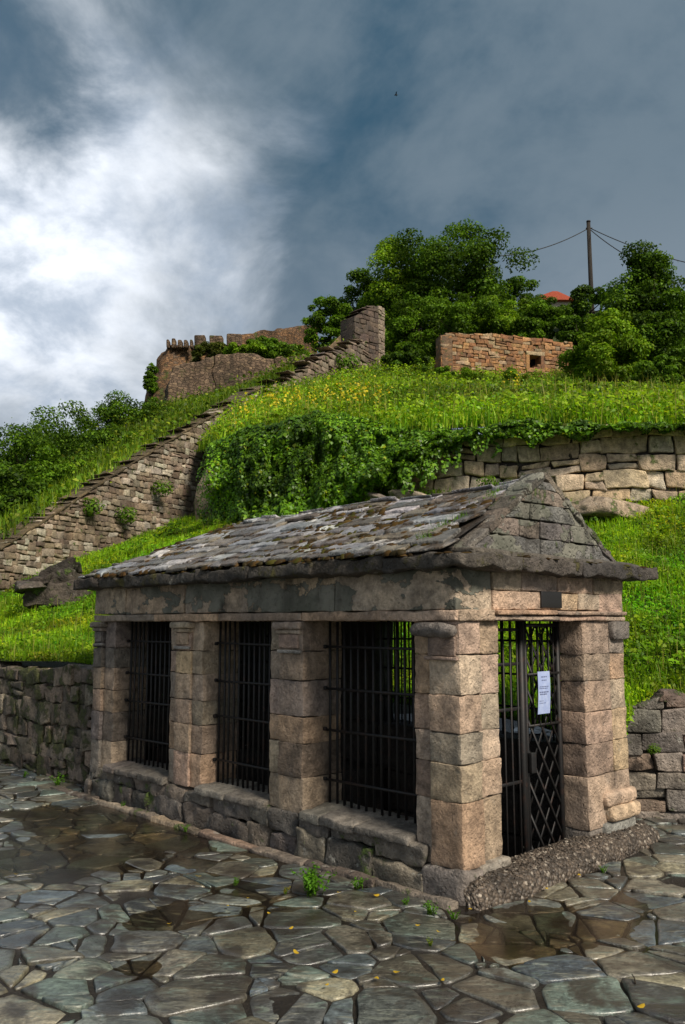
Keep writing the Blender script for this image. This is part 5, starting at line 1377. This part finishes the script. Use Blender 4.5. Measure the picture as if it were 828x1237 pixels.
# fallen leaves
src = None
spots = [(205, 1112), (325, 1105), (352, 1125), (358, 1155), (395, 1196), (430, 1105), (455, 1188), (380, 1100), (535, 1190), (405, 1180), (275, 1095), (20, 1055), (240, 1060), (480, 1180), (568, 1100), (700, 1060), (720, 1045), (745, 1030), (775, 1225), (640, 1090), (410, 1080), (300, 1085), (455, 1085), (505, 1120), (530, 1127), (660, 1075)]
rf = np.random.default_rng(5)
for i, (px, py) in enumerate(spots):
    g_ = G(px, py); z = float(ground_z(g_[0], g_[1]))
    if src is None:
        mb = MB(); th = np.linspace(0, 2 * math.pi, 9)[:-1]; v = np.stack([np.cos(th) * .020, np.sin(th) * .011, .003 * np.cos(2 * th)], -1); mb.add(np.concatenate([v, [[0, 0, -.001]]]), None, [[k, (k + 1) % 8, 8] for k in range(8)], col=(.50, .33, .03))
        src = mb.build('fallen_leaf', M['petal'], origin=(0, 0, 0)); o = src
    else: o = src.copy(); COL.objects.link(o)
    o.location = (g_[0], g_[1], z + .022); o.rotation_euler = (rf.uniform(-.25, .25), rf.uniform(-.25, .25), rf.uniform(0, 6)); s_ = rf.uniform(.6, 1.15); o.scale = (s_, s_, s_)
    tag(o, 'small yellow fallen leaf lying on the wet flagstones', 'leaf', 'yellow leaves fallen on the paving')
twig = MB(); a = G(768, 1195); tube(twig, [a + [0, 0, .025], a + [.012, .05, .03], a + [.018, .10, .026]], [.004, .003, .002], 6, col=(1, 1, 1)); tag(twig.build('twig', M['bark']), 'short pale twig lying on wet paving at lower right', 'twig')

# ------------------------------------------------------------------ pole, wires, house, bird
pt_ = P(711, 268, 50); pb_ = P(712, 350, 50)
ps = empty('utility_pole', (pt_[0], pt_[1], pb_[2] - 4), 'dark wooden utility pole rising above the hilltop trees', 'pole')
mb = MB(); tube(mb, [(pt_[0] + .02, pt_[1], pb_[2] - 4), (pt_[0] + .01, pt_[1], pb_[2]), tuple(pt_)], [.17, .135, .115], 10); mb.build('shaft', M['pole'], ps)
mb = MB(); tube(mb, [pt_ + [-.16, 0, -.42], pt_ + [.22, 0, -.42]], .05, 8); mb.build('insulator', M['wire'], ps)
mb = MB(); tube(mb, [pt_ + [.0, -.02, -.02], pt_ + [0, -.02, .05]], .135, 8); mb.build('cap', M['wire'], ps)
def wire(a, b, sag, lb, r=.028):
    mb = MB(); tt_ = np.linspace(0, 1, 24)[:, None]; p = a * (1 - tt_) + b * tt_; p[:, 2] -= (4 * sag * tt_ * (1 - tt_))[:, 0]; tube(mb, p, r, 5); tag(mb.build('overhead_wire', M['wire']), lb, 'wire', 'overhead wires from the pole')
wire(P(709, 277, 50), P(520, 300, 46), 1.0, 'overhead wire running from the pole to the tallest tree')
wire(P(714, 276, 50), P(980, 330, 44), .9, 'overhead wire leaving the pole to the right edge')
wire(P(714, 278, 50), P(775, 318, 45), .15, 'short steep overhead wire from the pole into the right tree')
ho = empty('house', P(668, 385, 62), 'house behind the hilltop trees showing only its red roof', 'house')
pw = P(668, 385, 62); mb = MB()
zr = P(668, 348, 62)[2]; ze = P(668, 363, 62)[2]
def hb(x, y, z): return np.array([pw[0] + x, pw[1] + y, z])
blk(mb, [hb(-1.6, 0, ze - 4), hb(1.4, 0, ze - 4), hb(-1.6, 6, ze - 4), hb(1.4, 6, ze - 4), hb(-1.6, 0, ze), hb(1.4, 0, ze), hb(-1.6, 6, ze), hb(1.4, 6, ze)], r=.02, amp=0, n=2); mb.build('wall', M['render'], ho)
mb = MB()
rl = [hb(-1.9, -.4, ze - .1), hb(1.7, -.4, ze - .1), hb(-1.9, 6.4, ze - .1), hb(1.7, 6.4, ze - .1), hb(.2, .6, zr), hb(.6, .6, zr), hb(.2, 5.6, zr), hb(.6, 5.6, zr)]
blk(mb, rl, r=.02, amp=.02, n=4); mb.build('roof', M['roofred'], ho)
b0 = P(478.5, 115, 60)
mb = MB(); tube(mb, [b0 + [-.14, 0, 0], b0 + [-.05, 0, .02], b0 + [.08, 0, .02], b0 + [.15, 0, .01]], [.01, .045, .04, .01], 8)
for s in (-1, 1): mb.add([b0 + [-.04, 0, .03], b0 + [.06, 0, .03], b0 + [.05, s * .18, .12], b0 + [-.02, s * .18, .12], b0 + [.07, s * .34, .10]], [[0, 1, 2, 3]], [[3, 2, 4]])
tag(mb.build('bird', M['feather']), 'tiny dark bird flying in the grey sky above the hilltop', 'bird')

for o in bpy.data.objects:
    if '_w' in o: del o['_w']
